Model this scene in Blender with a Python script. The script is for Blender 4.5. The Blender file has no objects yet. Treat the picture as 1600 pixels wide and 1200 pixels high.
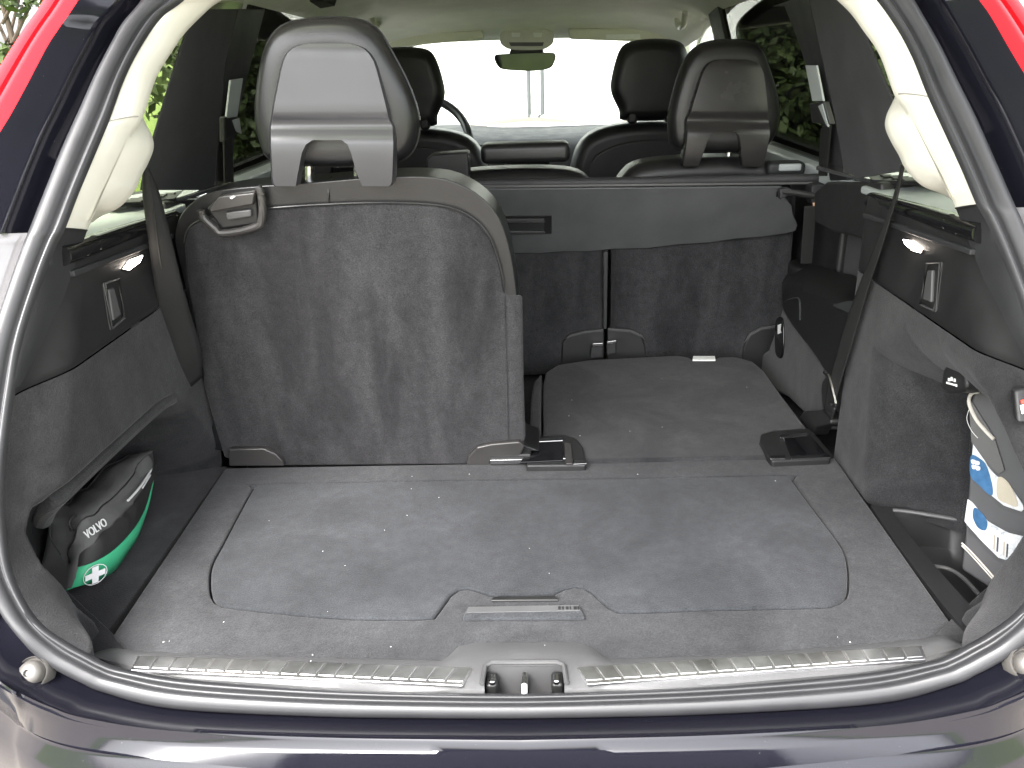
import bpy, bmesh, math, random
from mathutils import Vector, Matrix, noise
random.seed(7)
SC = bpy.context.scene
COL = SC.collection

# ------------------------------------------------------------------ camera
CAM = Vector((0.02525302, -0.87061961, 0.70407679))
PITCH, YAW, ROLL, FPX = 0.38591794, -0.03299745, -0.03201963, 1300.0
cp, sp, cy, sy, cr_, sr_ = math.cos(PITCH), math.sin(PITCH), math.cos(YAW), math.sin(YAW), math.cos(ROLL), math.sin(ROLL)
FW = Vector((sy*cp, cy*cp, -sp)); _r = Vector((cy, -sy, 0)); _u = _r.cross(FW)
RT = cr_*_r + sr_*_u; UP = -sr_*_r + cr_*_u
cd = bpy.data.cameras.new('camera'); cam = bpy.data.objects.new('camera', cd); COL.objects.link(cam)
M3 = Matrix((RT, UP, -FW)).transposed()
cam.matrix_world = Matrix.Translation(CAM) @ M3.to_4x4()
cd.sensor_fit = 'HORIZONTAL'; cd.sensor_width = 36; cd.lens = 36*FPX/1600
cd.clip_start = 0.02; cd.clip_end = 500
SC.camera = cam

# ------------------------------------------------------------------ world, sun, exposure
SUN_EL, SUN_AZ = math.radians(52), math.radians(205)     # azimuth from +Y clockwise: behind the camera, to its left
w = bpy.data.worlds.new('World'); SC.world = w; w.use_nodes = True
nt = w.node_tree; nt.nodes.clear()
sky = nt.nodes.new('ShaderNodeTexSky'); sky.sky_type = 'NISHITA'; sky.sun_disc = False
sky.sun_elevation = SUN_EL; sky.sun_rotation = SUN_AZ; sky.dust_density = 4.0; sky.air_density = 1.0
hs = nt.nodes.new('ShaderNodeHueSaturation'); hs.inputs['Saturation'].default_value = 0.18
bg = nt.nodes.new('ShaderNodeBackground'); bg.inputs['Strength'].default_value = 0.15
wo = nt.nodes.new('ShaderNodeOutputWorld')
nt.links.new(sky.outputs[0], hs.inputs['Color']); nt.links.new(hs.outputs[0], bg.inputs[0]); nt.links.new(bg.outputs[0], wo.inputs[0])
sl = bpy.data.lights.new('sun', 'SUN'); sl.energy = 1.3; sl.angle = math.radians(25); sl.color = (1, .97, .93)
so = bpy.data.objects.new('sun', sl); COL.objects.link(so)
sd = Vector((math.sin(SUN_AZ)*math.cos(SUN_EL), math.cos(SUN_AZ)*math.cos(SUN_EL), math.sin(SUN_EL)))
so.rotation_euler = sd.to_track_quat('Z', 'Y').to_euler(); so.location = (0, -6, 9)
SC.view_settings.view_transform = 'Standard'; SC.view_settings.look = 'None'; SC.view_settings.gamma = 1
SC.view_settings.exposure = 3.0
SC.render.engine = 'CYCLES'
SC.cycles.max_bounces = 8; SC.cycles.transparent_max_bounces = 12

# ------------------------------------------------------------------ pixel -> place
def ray(px, py): return RT*((px-800)/FPX) - UP*((py-600)/FPX) + FW
GZ = [(-.5, -.118), (0, -.115), (.1, -.10), (.25, -.035), (.4, .055), (.51, .135), (.62, .24), (.78, .40), (1.2, .8)]
def lin(tab, v):
    if v <= tab[0][0]: return tab[0][1]
    for (a, b), (c, d) in zip(tab, tab[1:]):
        if v <= c: return b + (d-b)*(v-a)/(c-a)
    return tab[-1][1]
def g(z): return lin(GZ, z)
def P(px, py, X=None, Y=None, Z=None, S=None, pl=None):
    d = ray(px, py)
    if X is not None: return CAM + d*((X-CAM.x)/d.x)
    if Y is not None: return CAM + d*((Y-CAM.y)/d.y)
    if Z is not None: return CAM + d*((Z-CAM.z)/d.z)
    if pl is not None:
        n = Vector(pl[:3]); return CAM + d*((pl[3]-n.dot(CAM))/n.dot(d))
    lo, hi = 0.2, 4.0
    for _ in range(50):
        m = (lo+hi)/2; q = CAM + d*m
        if q.y < g(q.z)+S: lo = m
        else: hi = m
    return CAM + d*lo
def PL(pts, **k): return [P(a, b, **k) for a, b in pts]
def mir(pts): return [Vector((-p.x, p.y, p.z)) for p in pts]
def resample(pts, n, closed=False, smooth=True):
    pts = [Vector(p) for p in pts]
    m = len(pts)
    if smooth:
        out = []
        segs = m if closed else m-1
        for i in range(segs):
            if closed: a, b, c, d = pts[(i-1) % m], pts[i], pts[(i+1) % m], pts[(i+2) % m]
            else: a, b, c, d = pts[max(i-1, 0)], pts[i], pts[i+1], pts[min(i+2, m-1)]
            for k in range(12):
                t = k/12
                out.append(.5*((2*b) + (c-a)*t + (2*a-5*b+4*c-d)*t*t + (3*b-a-3*c+d)*t**3))
        if not closed: out.append(pts[-1])
        pts = out
    if closed: pts = pts + [pts[0]]
    L = [0]
    for a, b in zip(pts, pts[1:]): L.append(L[-1]+(b-a).length)
    res = []; j = 0
    tot = n if closed else n-1
    for i in range(n):
        s = L[-1]*i/tot
        while j < len(L)-2 and L[j+1] < s: j += 1
        t = (s-L[j])/max(L[j+1]-L[j], 1e-9)
        res.append(pts[j].lerp(pts[j+1], t))
    return res

# ------------------------------------------------------------------ materials
MATS = {}
def newmat(name):
    m = bpy.data.materials.new(name); m.use_nodes = True
    b = m.node_tree.nodes['Principled BSDF']; MATS[name] = m
    return m, m.node_tree, b
def _coord(nt, scale=(1, 1, 1), rot=(0, 0, 0), ob='Object'):
    tc = nt.nodes.new('ShaderNodeTexCoord'); mp = nt.nodes.new('ShaderNodeMapping')
    mp.inputs['Scale'].default_value = scale; mp.inputs['Rotation'].default_value = rot
    nt.links.new(tc.outputs[ob], mp.inputs[0]); return mp.outputs[0]
def _noise(nt, vec, scale, detail=3, rough=.55, dist=0):
    n = nt.nodes.new('ShaderNodeTexNoise'); n.inputs['Scale'].default_value = scale; n.inputs['Detail'].default_value = detail
    n.inputs['Roughness'].default_value = rough; n.inputs['Distortion'].default_value = dist
    nt.links.new(vec, n.inputs['Vector']); return n.outputs['Fac']
def _ramp(nt, fac, stops):
    r = nt.nodes.new('ShaderNodeValToRGB'); e = r.color_ramp.elements
    while len(e) < len(stops): e.new(.5)
    for el, (p, c) in zip(e, stops): el.position = p; el.color = (*c, 1) if len(c) == 3 else c
    nt.links.new(fac, r.inputs[0]); return r.outputs[0]
def _bump(nt, b, fac, strength, dist):
    n = nt.nodes.new('ShaderNodeBump'); n.inputs['Strength'].default_value = strength; n.inputs['Distance'].default_value = dist
    nt.links.new(fac, n.inputs['Height']); nt.links.new(n.outputs[0], b.inputs['Normal'])
def _mul(nt, c1, c2, fac=1):
    m = nt.nodes.new('ShaderNodeMix'); m.data_type = 'RGBA'; m.blend_type = 'MULTIPLY'; m.inputs[0].default_value = fac
    nt.links.new(c1, m.inputs[6]); nt.links.new(c2, m.inputs[7]); return m.outputs[2]
def carpet(name, dark, light, scale=(1, 1, 1), patch=7, sheen=.12, rot=(0, 0, 0), lo=.36, hi=.64, dist=.6):
    m, nt, b = newmat(name)
    v = _coord(nt, scale, rot); f = _noise(nt, v, patch, 4, .55, dist)
    c = _ramp(nt, f, [(lo, dark), (hi, light)])
    v2 = _coord(nt); fine = _noise(nt, v2, 480, 2, .7)
    fc = _ramp(nt, fine, [(.25, (.60, .60, .60)), (.78, (1.32, 1.32, 1.33))])
    mid = _noise(nt, v2, 60, 3, .6); mc = _ramp(nt, mid, [(.3, (.84, .84, .84)), (.7, (1.12, 1.12, 1.12))])
    c = _mul(nt, _mul(nt, c, fc), mc); nt.links.new(c, b.inputs['Base Color'])
    b.inputs['Roughness'].default_value = 1; b.inputs['Specular IOR Level'].default_value = .1
    b.inputs['Sheen Weight'].default_value = sheen; b.inputs['Sheen Roughness'].default_value = .5
    b.inputs['Sheen Tint'].default_value = (.9, .88, .9, 1)
    _bump(nt, b, fine, .55, .002)
    return m
def plastic(name, col, rough=.5, grain=900, gs=.15, spec=.5, coat=0, var=.12, metal=0):
    m, nt, b = newmat(name)
    v = _coord(nt); f = _noise(nt, v, 14, 4, .6)
    c = _ramp(nt, f, [(.3, tuple(x*(1-var) for x in col)), (.7, tuple(x*(1+var) for x in col))])
    nt.links.new(c, b.inputs['Base Color'])
    r = _ramp(nt, f, [(.3, (rough*.85,)*3), (.7, (min(1, rough*1.15),)*3)]); nt.links.new(r, b.inputs['Roughness'])
    b.inputs['Specular IOR Level'].default_value = spec; b.inputs['Coat Weight'].default_value = coat
    b.inputs['Coat Roughness'].default_value = .04; b.inputs['Metallic'].default_value = metal
    if gs: _bump(nt, b, _noise(nt, v, grain, 2, .6), gs, .001)
    return m
def leather(name, col, rough=.42, scale=600):
    m, nt, b = newmat(name)
    v = _coord(nt); vo = nt.nodes.new('ShaderNodeTexVoronoi'); vo.inputs['Scale'].default_value = scale; nt.links.new(v, vo.inputs['Vector'])
    f = _noise(nt, v, 30, 3)
    c = _ramp(nt, f, [(.3, tuple(x*.85 for x in col)), (.7, tuple(x*1.15 for x in col))]); nt.links.new(c, b.inputs['Base Color'])
    b.inputs['Roughness'].default_value = rough
    _bump(nt, b, vo.outputs['Distance'], .12, .0015)
    return m
def glass(name, tint, refl=1.0, rough=0.0, maxr=.9):
    m, nt, b = newmat(name); nt.nodes.remove(b)
    out = [n for n in nt.nodes if n.type == 'OUTPUT_MATERIAL'][0]
    t = nt.nodes.new('ShaderNodeBsdfTransparent'); t.inputs[0].default_value = (*tint, 1)
    gl = nt.nodes.new('ShaderNodeBsdfGlossy'); gl.inputs['Roughness'].default_value = rough
    lw = nt.nodes.new('ShaderNodeLayerWeight'); lw.inputs[0].default_value = .5
    pw = nt.nodes.new('ShaderNodeMath'); pw.operation = 'POWER'; pw.inputs[1].default_value = 5
    ma = nt.nodes.new('ShaderNodeMath'); ma.operation = 'MULTIPLY_ADD'; ma.inputs[1].default_value = .6; ma.inputs[2].default_value = .03
    nt.links.new(lw.outputs['Facing'], pw.inputs[0]); nt.links.new(pw.outputs[0], ma.inputs[0])
    mx = nt.nodes.new('ShaderNodeMixShader')
    nt.links.new(ma.outputs[0], mx.inputs[0]); nt.links.new(t.outputs[0], mx.inputs[1]); nt.links.new(gl.outputs[0], mx.inputs[2]); nt.links.new(mx.outputs[0], out.inputs[0])
    return m
def emit(name, col, s):
    m, nt, b = newmat(name); b.inputs['Emission Color'].default_value = (*col, 1); b.inputs['Emission Strength'].default_value = s
    b.inputs['Base Color'].default_value = (.8, .75, .7, 1); return m
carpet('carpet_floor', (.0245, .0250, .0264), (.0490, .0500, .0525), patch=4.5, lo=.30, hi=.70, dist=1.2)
carpet('carpet_panel', (.0245, .0262, .0283), (.0450, .0475, .0510), patch=4.5, lo=.30, hi=.70, dist=1.2)
carpet('carpet_seat', (0.0198, 0.0195, 0.0207), (0.0422, 0.0418, 0.0436), scale=(2.3, 2.3, .62), rot=(0, .6, 0), patch=3.6, dist=.7, lo=.40, hi=.64)
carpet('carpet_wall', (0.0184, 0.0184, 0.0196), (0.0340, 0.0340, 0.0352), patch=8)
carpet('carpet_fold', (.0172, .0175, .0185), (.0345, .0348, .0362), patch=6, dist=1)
carpet('carpet_dark', (0.0217, 0.0217, 0.0235), (0.0395, 0.0395, 0.0421), scale=(3, 3, 1), patch=4)
plastic('plastic_dark', (0.012, 0.012, 0.0125), .5)
plastic('plastic_charcoal', (0.019, 0.0195, 0.021), .62, gs=.25)
plastic('plastic_grey', (0.06, 0.06, 0.061), .45)
plastic('plastic_bronze', (.040, .038, .037), .33, metal=.2)
plastic('plastic_shell', (0.034, 0.034, 0.038), .34, gs=0, var=.05)
plastic('plastic_sill', (.075, .075, .076), .5, gs=.25)
plastic('ledge', (.36, .39, .39), .4, gs=.05)
plastic('cream', (.64, .62, .55), .6, gs=.12, var=.04)
plastic('seam_grey', (.3, .29, .27), .7)
plastic('headliner', (0.86, 0.85, 0.79), .9, gs=.2, var=.05)
plastic('pillar_fabric', (0.04, 0.041, 0.044), .85, gs=.2)
plastic('rubber', (0.024, 0.024, 0.026), .42, gs=.05)
plastic('buffer_rubber', (.075, .07, .065), .4)
plastic('rubber_black', (.012, .012, .012), .5)
plastic('black_gloss', (.006, .006, .007), .08, gs=0)
plastic('webbing', (.015, .015, .015), .75, spec=.25, grain=1500, gs=.4)
plastic('cover_vinyl', (.078, .080, .083), .48, grain=1200, gs=.25)
plastic('steel', (.55, .55, .56), .22, metal=1, gs=.05)
plastic('steel_tile', (0.56, 0.565, 0.56), .38, metal=1, gs=.12, var=.3)
plastic('chrome', (.88, .88, .89), .3, metal=1, gs=0)
plastic('white_print', (.8, .8, .8), .6, gs=0)
plastic('white_tag', (.72, .72, .71), .7)
plastic('orange_tag', (.55, .35, .22), .7)
plastic('green_patch', (0.05, 0.41, 0.205), .55, var=.08)
plastic('bag_cloth', (0.1, 0.098, 0.097), .72, grain=700, gs=.5)
plastic('bag_black', (.022, .021, .021), .6)
plastic('piping', (.55, .52, .47), .7)
plastic('pouch_grey', (.075, .075, .078), .65)
m, nt_, b = newmat('film_white'); v = _coord(nt_)
nt_.links.new(_ramp(nt_, _noise(nt_, v, 55, 4, .7, 1.5), [(.30, (.30, .36, .45)), (.40, (.58, .60, .63)), (.55, (.72, .73, .74)), (.75, (.60, .58, .54))]), b.inputs['Base Color']); b.inputs['Roughness'].default_value = .18
plastic('film_blue', (.06, .17, .34), .25, gs=0, var=.5)
plastic('film_yellow', (.50, .45, .36), .25, gs=0)
plastic('red_print', (.6, .05, .03), .5, gs=0)
plastic('mirror_glass', (.035, .037, .034), .04, metal=1, gs=0)
plastic('console', (.5, .49, .44), .35)
plastic('house_white', (.82, .82, .80), .8)
plastic('pipe_grey', (.07, .075, .08), .5)
leather('leather', (0.0085, 0.0088, 0.0095), .33)
leather('leather_black', (0.008, 0.008, 0.0085), .42)
glass('glass_clear', (.9, .93, .9)); glass('glass_tint', (.26, .27, .24)); glass('glass_quarter', (.70, .72, .62)); glass('clear_film', (.985, .985, .985))
emit('lamp_lit', (1, .87, .76), 7)
# painted body: black clearcoat with dust specks
m, nt_, b = newmat('paint_black')
v = _coord(nt_); sp1 = _noise(nt_, v, 420, 1, .5); c1 = _ramp(nt_, sp1, [(.79, (.007, .007, .011)), (.86, (.16, .155, .155))])
nt_.links.new(c1, b.inputs['Base Color']); r1 = _ramp(nt_, _noise(nt_, v, 40, 4), [(.3, (.05,)*3), (.75, (.16,)*3)]); nt_.links.new(r1, b.inputs['Roughness'])
b.inputs['Specular IOR Level'].default_value = .5
# red lamp lens
m, nt_, b = newmat('lamp_red')
b.inputs['Base Color'].default_value = (.60, .006, .011, 1); b.inputs['Roughness'].default_value = .12; b.inputs['Specular IOR Level'].default_value = .10
b.inputs['Subsurface Weight'].default_value = .2; b.inputs['Subsurface Radius'].default_value = (.02, .002, .002); b.inputs['Subsurface Scale'].default_value = .5
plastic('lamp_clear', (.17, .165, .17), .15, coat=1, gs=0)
# ground
m, nt_, b = newmat('paving'); v = _coord(nt_); br = nt_.nodes.new('ShaderNodeTexBrick'); br.inputs['Scale'].default_value = 5
br.inputs['Color1'].default_value = (.30, .265, .225, 1); br.inputs['Color2'].default_value = (.25, .225, .195, 1); br.inputs['Mortar'].default_value = (.2, .18, .16, 1)
nt_.links.new(v, br.inputs['Vector']); nt_.links.new(br.outputs[0], b.inputs['Base Color']); b.inputs['Roughness'].default_value = .9
m, nt_, b = newmat('lawn'); v = _coord(nt_); c1 = _ramp(nt_, _noise(nt_, v, 1.2, 6, .7), [(.3, (.07, .12, .02)), (.55, (.13, .19, .035)), (.75, (.24, .22, .09))])
nt_.links.new(c1, b.inputs['Base Color']); b.inputs['Roughness'].default_value = 1
m, nt_, b = newmat('leaf'); v = _coord(nt_); c1 = _ramp(nt_, _noise(nt_, v, 3, 4), [(.3, (.028, .045, .014)), (.7, (.075, .105, .032))])
nt_.links.new(c1, b.inputs['Base Color']); b.inputs['Roughness'].default_value = .6
plastic('bark', (.10, .075, .055), .9)

# ------------------------------------------------------------------ builders
LOC = {}
def tagit(o, label=None, cat=None, group=None, kind=None):
    if label: o['label'] = label
    if cat: o['category'] = cat
    if group: o['group'] = group
    if kind: o['kind'] = kind
    return o
def thing(name, label, cat, loc, group=None):
    o = bpy.data.objects.new(name, None); COL.objects.link(o); o.location = loc; o.empty_display_size = .05
    LOC[o] = Vector(loc); return tagit(o, label, cat, group)
def obj(name, verts, faces, mat, parent=None, bev=0, seg=3, ang=35, solid=0, sub=0, flat=False, soff=-1):
    verts = [Vector(v) for v in verts]
    if parent is not None: off = LOC[parent]
    else:
        xs = [v.x for v in verts]; ys = [v.y for v in verts]; zs = [v.z for v in verts]
        off = Vector(((min(xs)+max(xs))/2, (min(ys)+max(ys))/2, min(zs)))
    me = bpy.data.meshes.new(name); me.from_pydata([v-off for v in verts], [], faces)
    bm = bmesh.new(); bm.from_mesh(me); bmesh.ops.remove_doubles(bm, verts=bm.verts, dist=1e-6); bmesh.ops.recalc_face_normals(bm, faces=bm.faces); bm.to_mesh(me); bm.free()
    me.materials.append(MATS[mat]); me.update()
    for p in me.polygons: p.use_smooth = not flat
    if not flat and not bev and not solid: me.set_sharp_from_angle(angle=math.radians(ang))
    o = bpy.data.objects.new(name, me); COL.objects.link(o); LOC[o] = off
    if parent is not None: o.parent = parent
    else: o.location = off
    if sub:
        s = o.modifiers.new('s', 'SUBSURF'); s.levels = sub; s.render_levels = sub
    if solid:
        s = o.modifiers.new('t', 'SOLIDIFY'); s.thickness = abs(solid); s.offset = soff if solid > 0 else -soff
    if bev:
        bv = o.modifiers.new('b', 'BEVEL'); bv.width = bev; bv.segments = seg; bv.limit_method = 'ANGLE'; bv.angle_limit = math.radians(ang); bv.harden_normals = False
        if not flat:
            wn = o.modifiers.new('w', 'WEIGHTED_NORMAL'); wn.keep_sharp = False
    return o
def prism(name, pts, vec, mat, parent=None, bev=.003, seg=3, ang=35):
    n = len(pts); vec = Vector(vec)
    V = list(pts) + [p+vec for p in pts]
    Fc = [tuple(range(n)), tuple(range(2*n-1, n-1, -1))] + [(i, (i+1) % n, n+(i+1) % n, n+i) for i in range(n)]
    return obj(name, V, Fc, mat, parent, bev, seg, ang)
def rprism(name, pts, vec, mat, parent=None, bev=.003, seg=3, n=40, ang=35):
    return prism(name, resample(pts, n, True), vec, mat, parent, bev, seg, ang)
def gridfaces(nr, nc, closed=False, hole=None):
    F = []
    for i in range(nr-1):
        for j in range(nc if closed else nc-1):
            if hole and hole(i, j): continue
            k = (j+1) % nc
            F.append((i*nc+j, i*nc+k, (i+1)*nc+k, (i+1)*nc+j))
    return F
def loft(name, rows, mat, parent=None, closed=False, **k):
    nc = len(rows[0]); return obj(name, [p for r in rows for p in r], gridfaces(len(rows), nc, closed), mat, parent, **k)
def tube(name, path, r, mat, parent=None, n=10, closed=False, caps=True, taper=None):
    V = []; m = len(path); ref = Vector((0, 0, 1))
    for i, p in enumerate(path):
        a = path[(i-1) % m] if (closed or i > 0) else p; c = path[(i+1) % m] if (closed or i < m-1) else p
        t = (c-a).normalized(); u = t.cross(ref)
        if u.length < .1: u = t.cross(Vector((1, 0, 0)))
        u.normalize(); v = u.cross(t)
        rr = r if not taper else taper(i/(m-1))
        for k in range(n):
            th = 2*math.pi*k/n; V.append(p+u*math.cos(th)*rr+v*math.sin(th)*rr)
    F = []
    for i in range(m if closed else m-1):
        for k in range(n):
            j = (i+1) % m; F.append((i*n+k, i*n+(k+1) % n, j*n+(k+1) % n, j*n+k))
    if caps and not closed: F += [tuple(range(n)), tuple(range((m-1)*n, m*n))]
    return obj(name, V, F, mat, parent)
def tube2(*a, **k): return tube(*a, **k)
def box(name, c, s, mat, parent=None, bev=.003, rot=None, seg=3):
    hx, hy, hz = s[0]/2, s[1]/2, s[2]/2; R = rot or Matrix.Identity(3); c = Vector(c)
    V = [c + R @ Vector((x*hx, y*hy, z*hz)) for x, y, z in [(-1, -1, -1), (1, -1, -1), (1, 1, -1), (-1, 1, -1), (-1, -1, 1), (1, -1, 1), (1, 1, 1), (-1, 1, 1)]]
    return obj(name, V, [(0, 1, 2, 3), (4, 5, 6, 7), (0, 1, 5, 4), (1, 2, 6, 5), (2, 3, 7, 6), (3, 0, 4, 7)], mat, parent, bev, seg)
def pillow(name, outline, nrm, prof, mat, parent=None, n=56, centre=None):
    """outline inflated: prof = list of (inset fraction, offset along nrm) from back to front"""
    o = resample(outline, n, True); c = centre or sum(o, Vector())/n; nrm = Vector(nrm).normalized()
    rows = [[q.lerp(c, f) + nrm*h for q in o] for f, h in prof]
    V = [p for r in rows for p in r]; F = gridfaces(len(rows), n, True)
    V += [sum(rows[0], Vector())/n, sum(rows[-1], Vector())/n]; a, b_ = len(V)-2, len(V)-1; k = (len(rows)-1)*n
    F += [(a, j, (j+1) % n) for j in range(n)] + [(b_, k+j, k+(j+1) % n) for j in range(n)]
    return obj(name, V, F, mat, parent, ang=80)
def text(name, s, size, org, ax, ay, mat, parent=None, depth=.0006):
    cu = bpy.data.curves.new(name, 'FONT'); cu.body = s; cu.size = size; cu.align_x = 'CENTER'; cu.align_y = 'CENTER'; cu.extrude = depth
    t = bpy.data.objects.new(name, cu); COL.objects.link(t); bpy.context.view_layer.update()
    me = bpy.data.meshes.new_from_object(t); bpy.data.objects.remove(t)
    ax = Vector(ax).normalized(); az = ax.cross(Vector(ay)).normalized(); ay = az.cross(ax)
    V = [Vector(org)+ax*v.co.x+ay*v.co.y+az*v.co.z for v in me.vertices]; F = [tuple(p.vertices) for p in me.polygons]
    return obj(name, V, F, mat, parent, flat=True)
def thick_grid(name, V, nr, nc, hole, vec, mat, parent, **k):
    Ff = gridfaces(nr, nc, False, hole); vec = Vector(vec); N = len(V); ec = {}
    used = set(i for f in Ff for i in f)
    for f in Ff:
        for i in range(4):
            e = (f[i], f[(i+1) % 4]); kk = tuple(sorted(e)); ec.setdefault(kk, []).append(e)
    F = list(Ff) + [tuple(N+i for i in reversed(f)) for f in Ff]
    for kk, l in ec.items():
        if len(l) == 1: a, b = l[0]; F.append((b, a, N+a, N+b))
    W = list(V)+[v+vec for v in V]; keep = sorted(used | set(N+i for i in used)); mp = {o: i for i, o in enumerate(keep)}
    return obj(name, [W[i] for i in keep], [tuple(mp[i] for i in f) for f in F], mat, parent, **k)
def sstep(t): t = max(0, min(1, t)); return t*t*(3-2*t)
# ================================================================== THE CAR SHELL
car = thing('car', 'black car with its tailgate opening, red tail lamps, rubber seal and cream pillars', 'car', (0, 1.2, -.76))
tg = prism('tailgate', [Vector((-.60, -.30, 1.16)), Vector((.60, -.30, 1.16)), Vector((.58, -.95, 1.36)), Vector((-.58, -.95, 1.36))], (0, 0, .06), 'plastic_charcoal', car, .02)
prism('tailgate_window', [Vector((-.50, .36, .955)), Vector((.50, .36, .955)), Vector((.52, -.30, 1.17)), Vector((-.52, -.30, 1.17))], (0, .002, .006), 'glass_tint', tg, 0)
for s in (-1, 1):
    prism('tailgate_frame', [Vector((s*.50, .40, .94)), Vector((s*.60, .40, .93)), Vector((s*.60, -.30, 1.16)), Vector((s*.52, -.30, 1.16))], (0, .01, .04), 'plastic_charcoal', tg, .01)
# ---- traced left half of the opening, mirrored
SI = [(818,-108),(600,-105),(430,-88),(340,-50),(285,0),(250,27),(217,75),(192,125),(170,185),(145,245),(122,300),(100,357),(88,380),(67,433),(37,527),(23,607),(12,687),(6,753),(8,820),(18,890),(43,947),(70,980),(110,1007),(140,1023),(167,1037),(200,1047),(300,1063),(500,1077),(700,1083),(818,1084)]
SO = [(818,-150),(590,-147),(400,-128),(280,-85),(222,0),(190,40),(175,67),(150,115),(125,170),(100,225),(75,287),(46,360),(36,385),(15,445),(-14,535),(-30,612),(-40,690),(-44,753),(-42,825),(-32,890),(0,957),(32,1000),(62,1032),(95,1052),(125,1067),(160,1082),(270,1108),(500,1120),(700,1123),(818,1123)]
NS = 150
def half3(px, S): return [P(a, b, S=S) for a, b in px]
def mirror_full(h):      # h runs top centre -> bottom centre on the left; closes over the right
    h = [Vector(p) for p in h]; h[0].x = 0; h[-1].x = 0
    return h + [Vector((-p.x, p.y, p.z)) for p in reversed(h[1:-1])]
si_h = half3(SI, 0); so_h = half3(SO, -.012)
def densify(h, k=6):
    out = []
    for i in range(len(h)-1):
        a, b, c, d = h[max(i-1, 0)], h[i], h[i+1], h[min(i+2, len(h)-1)]
        for q in range(k):
            t = q/k; out.append(.5*((2*b)+(c-a)*t+(2*a-5*b+4*c-d)*t*t+(3*b-a-3*c+d)*t**3))
    out.append(h[-1]); return out
si_d, so_d = densify(si_h), densify(so_h)
PROF = [(0, -.004), (.03, .004), (.08, .009), (.14, .0105), (.20, .008), (.25, .001), (.30, -.004), (.37, -.004), (.42, .001), (.47, .007), (.55, .0095), (.75, .0105), (.92, .0085), (1, -.002)]
rows = []
a, b_ = mirror_full(si_d), mirror_full(so_d)
for c, h in PROF: rows.append([p.lerp(q, c) + Vector((0, -h*.5, h*.4)) for p, q in zip(a, b_)])
loft('rubber_seal', rows, 'rubber', car, closed=True, ang=80)
# ---- painted frame between the seal and the lamps / bumper
FO = [(818,-220),(560,-215),(330,-180),(190,-95),(135,0),(100,52),(82,80),(56,130),(28,182),(0,230),(-30,300),(-52,372),(-62,400),(-85,460),(-110,545),(-125,620),(-132,690),(-134,753),(-130,825),(-118,900),(-80,1000),(-40,1042),(0,1067),(40,1090),(80,1108),(135,1126),(270,1146),(500,1156),(700,1159),(818,1160)]
FOFF = [.0]*4+[-.05]*18+[-.055]*8
fo_h = [P(p[0], p[1], S=o) for p, o in zip(FO, FOFF)]
fo_d = densify(fo_h)
k = next(i for i, p in enumerate(SO) if p == (46, 360))*6
def strip(name, r0, r1, prof, mat, i0, i1, parent, mirror=False, **kw):
    rows = []
    for c, h in prof: rows.append([p.lerp(q, c) + Vector((0, -h, h*.4)) for p, q in zip(r0[i0:i1], r1[i0:i1])])
    if mirror: rows = [mir(r) for r in rows]
    return loft(name, rows, mat, parent, **kw)
GP = [(0, 0), (.06, -.018), (.2, -.024), (.32, -.016), (.38, .0), (.44, .004), (.50, -.004), (.7, .002), (.9, .010), (1, .012)]
GB = [(0, 0), (.05, -.016), (.2, -.022), (.45, -.022), (.6, -.012), (.72, .0), (.82, .006), (.88, .004), (.92, .008), (1, .006)]
k2 = next(i for i, p in enumerate(SO) if p == (-30, 612))*6
k3 = next(i for i, p in enumerate(SO) if p == (0, 957))*6
n_ = len(so_d)
for mm in (False, True):
    strip('pillar_panel', so_d, fo_d, GP, 'paint_black', 0, k+1, car, mm, ang=60)
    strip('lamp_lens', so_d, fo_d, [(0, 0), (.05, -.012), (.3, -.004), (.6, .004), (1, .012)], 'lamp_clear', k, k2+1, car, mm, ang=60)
    strip('corner_panel', so_d, fo_d, [(0, 0), (.05, -.014), (.4, -.012), (.8, .0), (1, .006)], 'paint_black', k2, k3+1, car, mm, ang=60)
    strip('sill_panel', so_d, fo_d, GB, 'paint_black', k3, n_, car, mm, ang=50)
# ---- tail lamps
LI = [(190,-95),(135,0),(100,52),(82,80),(56,130),(28,182),(0,230),(-30,300),(-52,372)]
LO = [(130,-110),(72,0),(45,40),(27,68),(0,110),(-30,160),(-60,210),(-95,285),(-125,365)]
li = resample([P(x, y, S=-.055) for x, y in LI], 40); lo = resample([P(x, y, S=-.03) for x, y in LO], 40)
for mm in (1, -1):
    rows = [[p + Vector((0, .05, 0)) for p in li]] + [[p.lerp(q, c)+Vector((0, -h, h*.3)) for p, q in zip(li, lo)] for c, h in [(0, 0), (.04, .008), (.3, .013), (.44, .014), (.5, .008), (.56, .014), (.8, .016), (.95, .008), (1, 0)]] + [[p + Vector((.02, .12, -.01)) for p in lo]]
    if mm < 0: rows = [mir(r) for r in rows]
    loft('tail_lamp', rows, 'lamp_red', car, ang=50)
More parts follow.
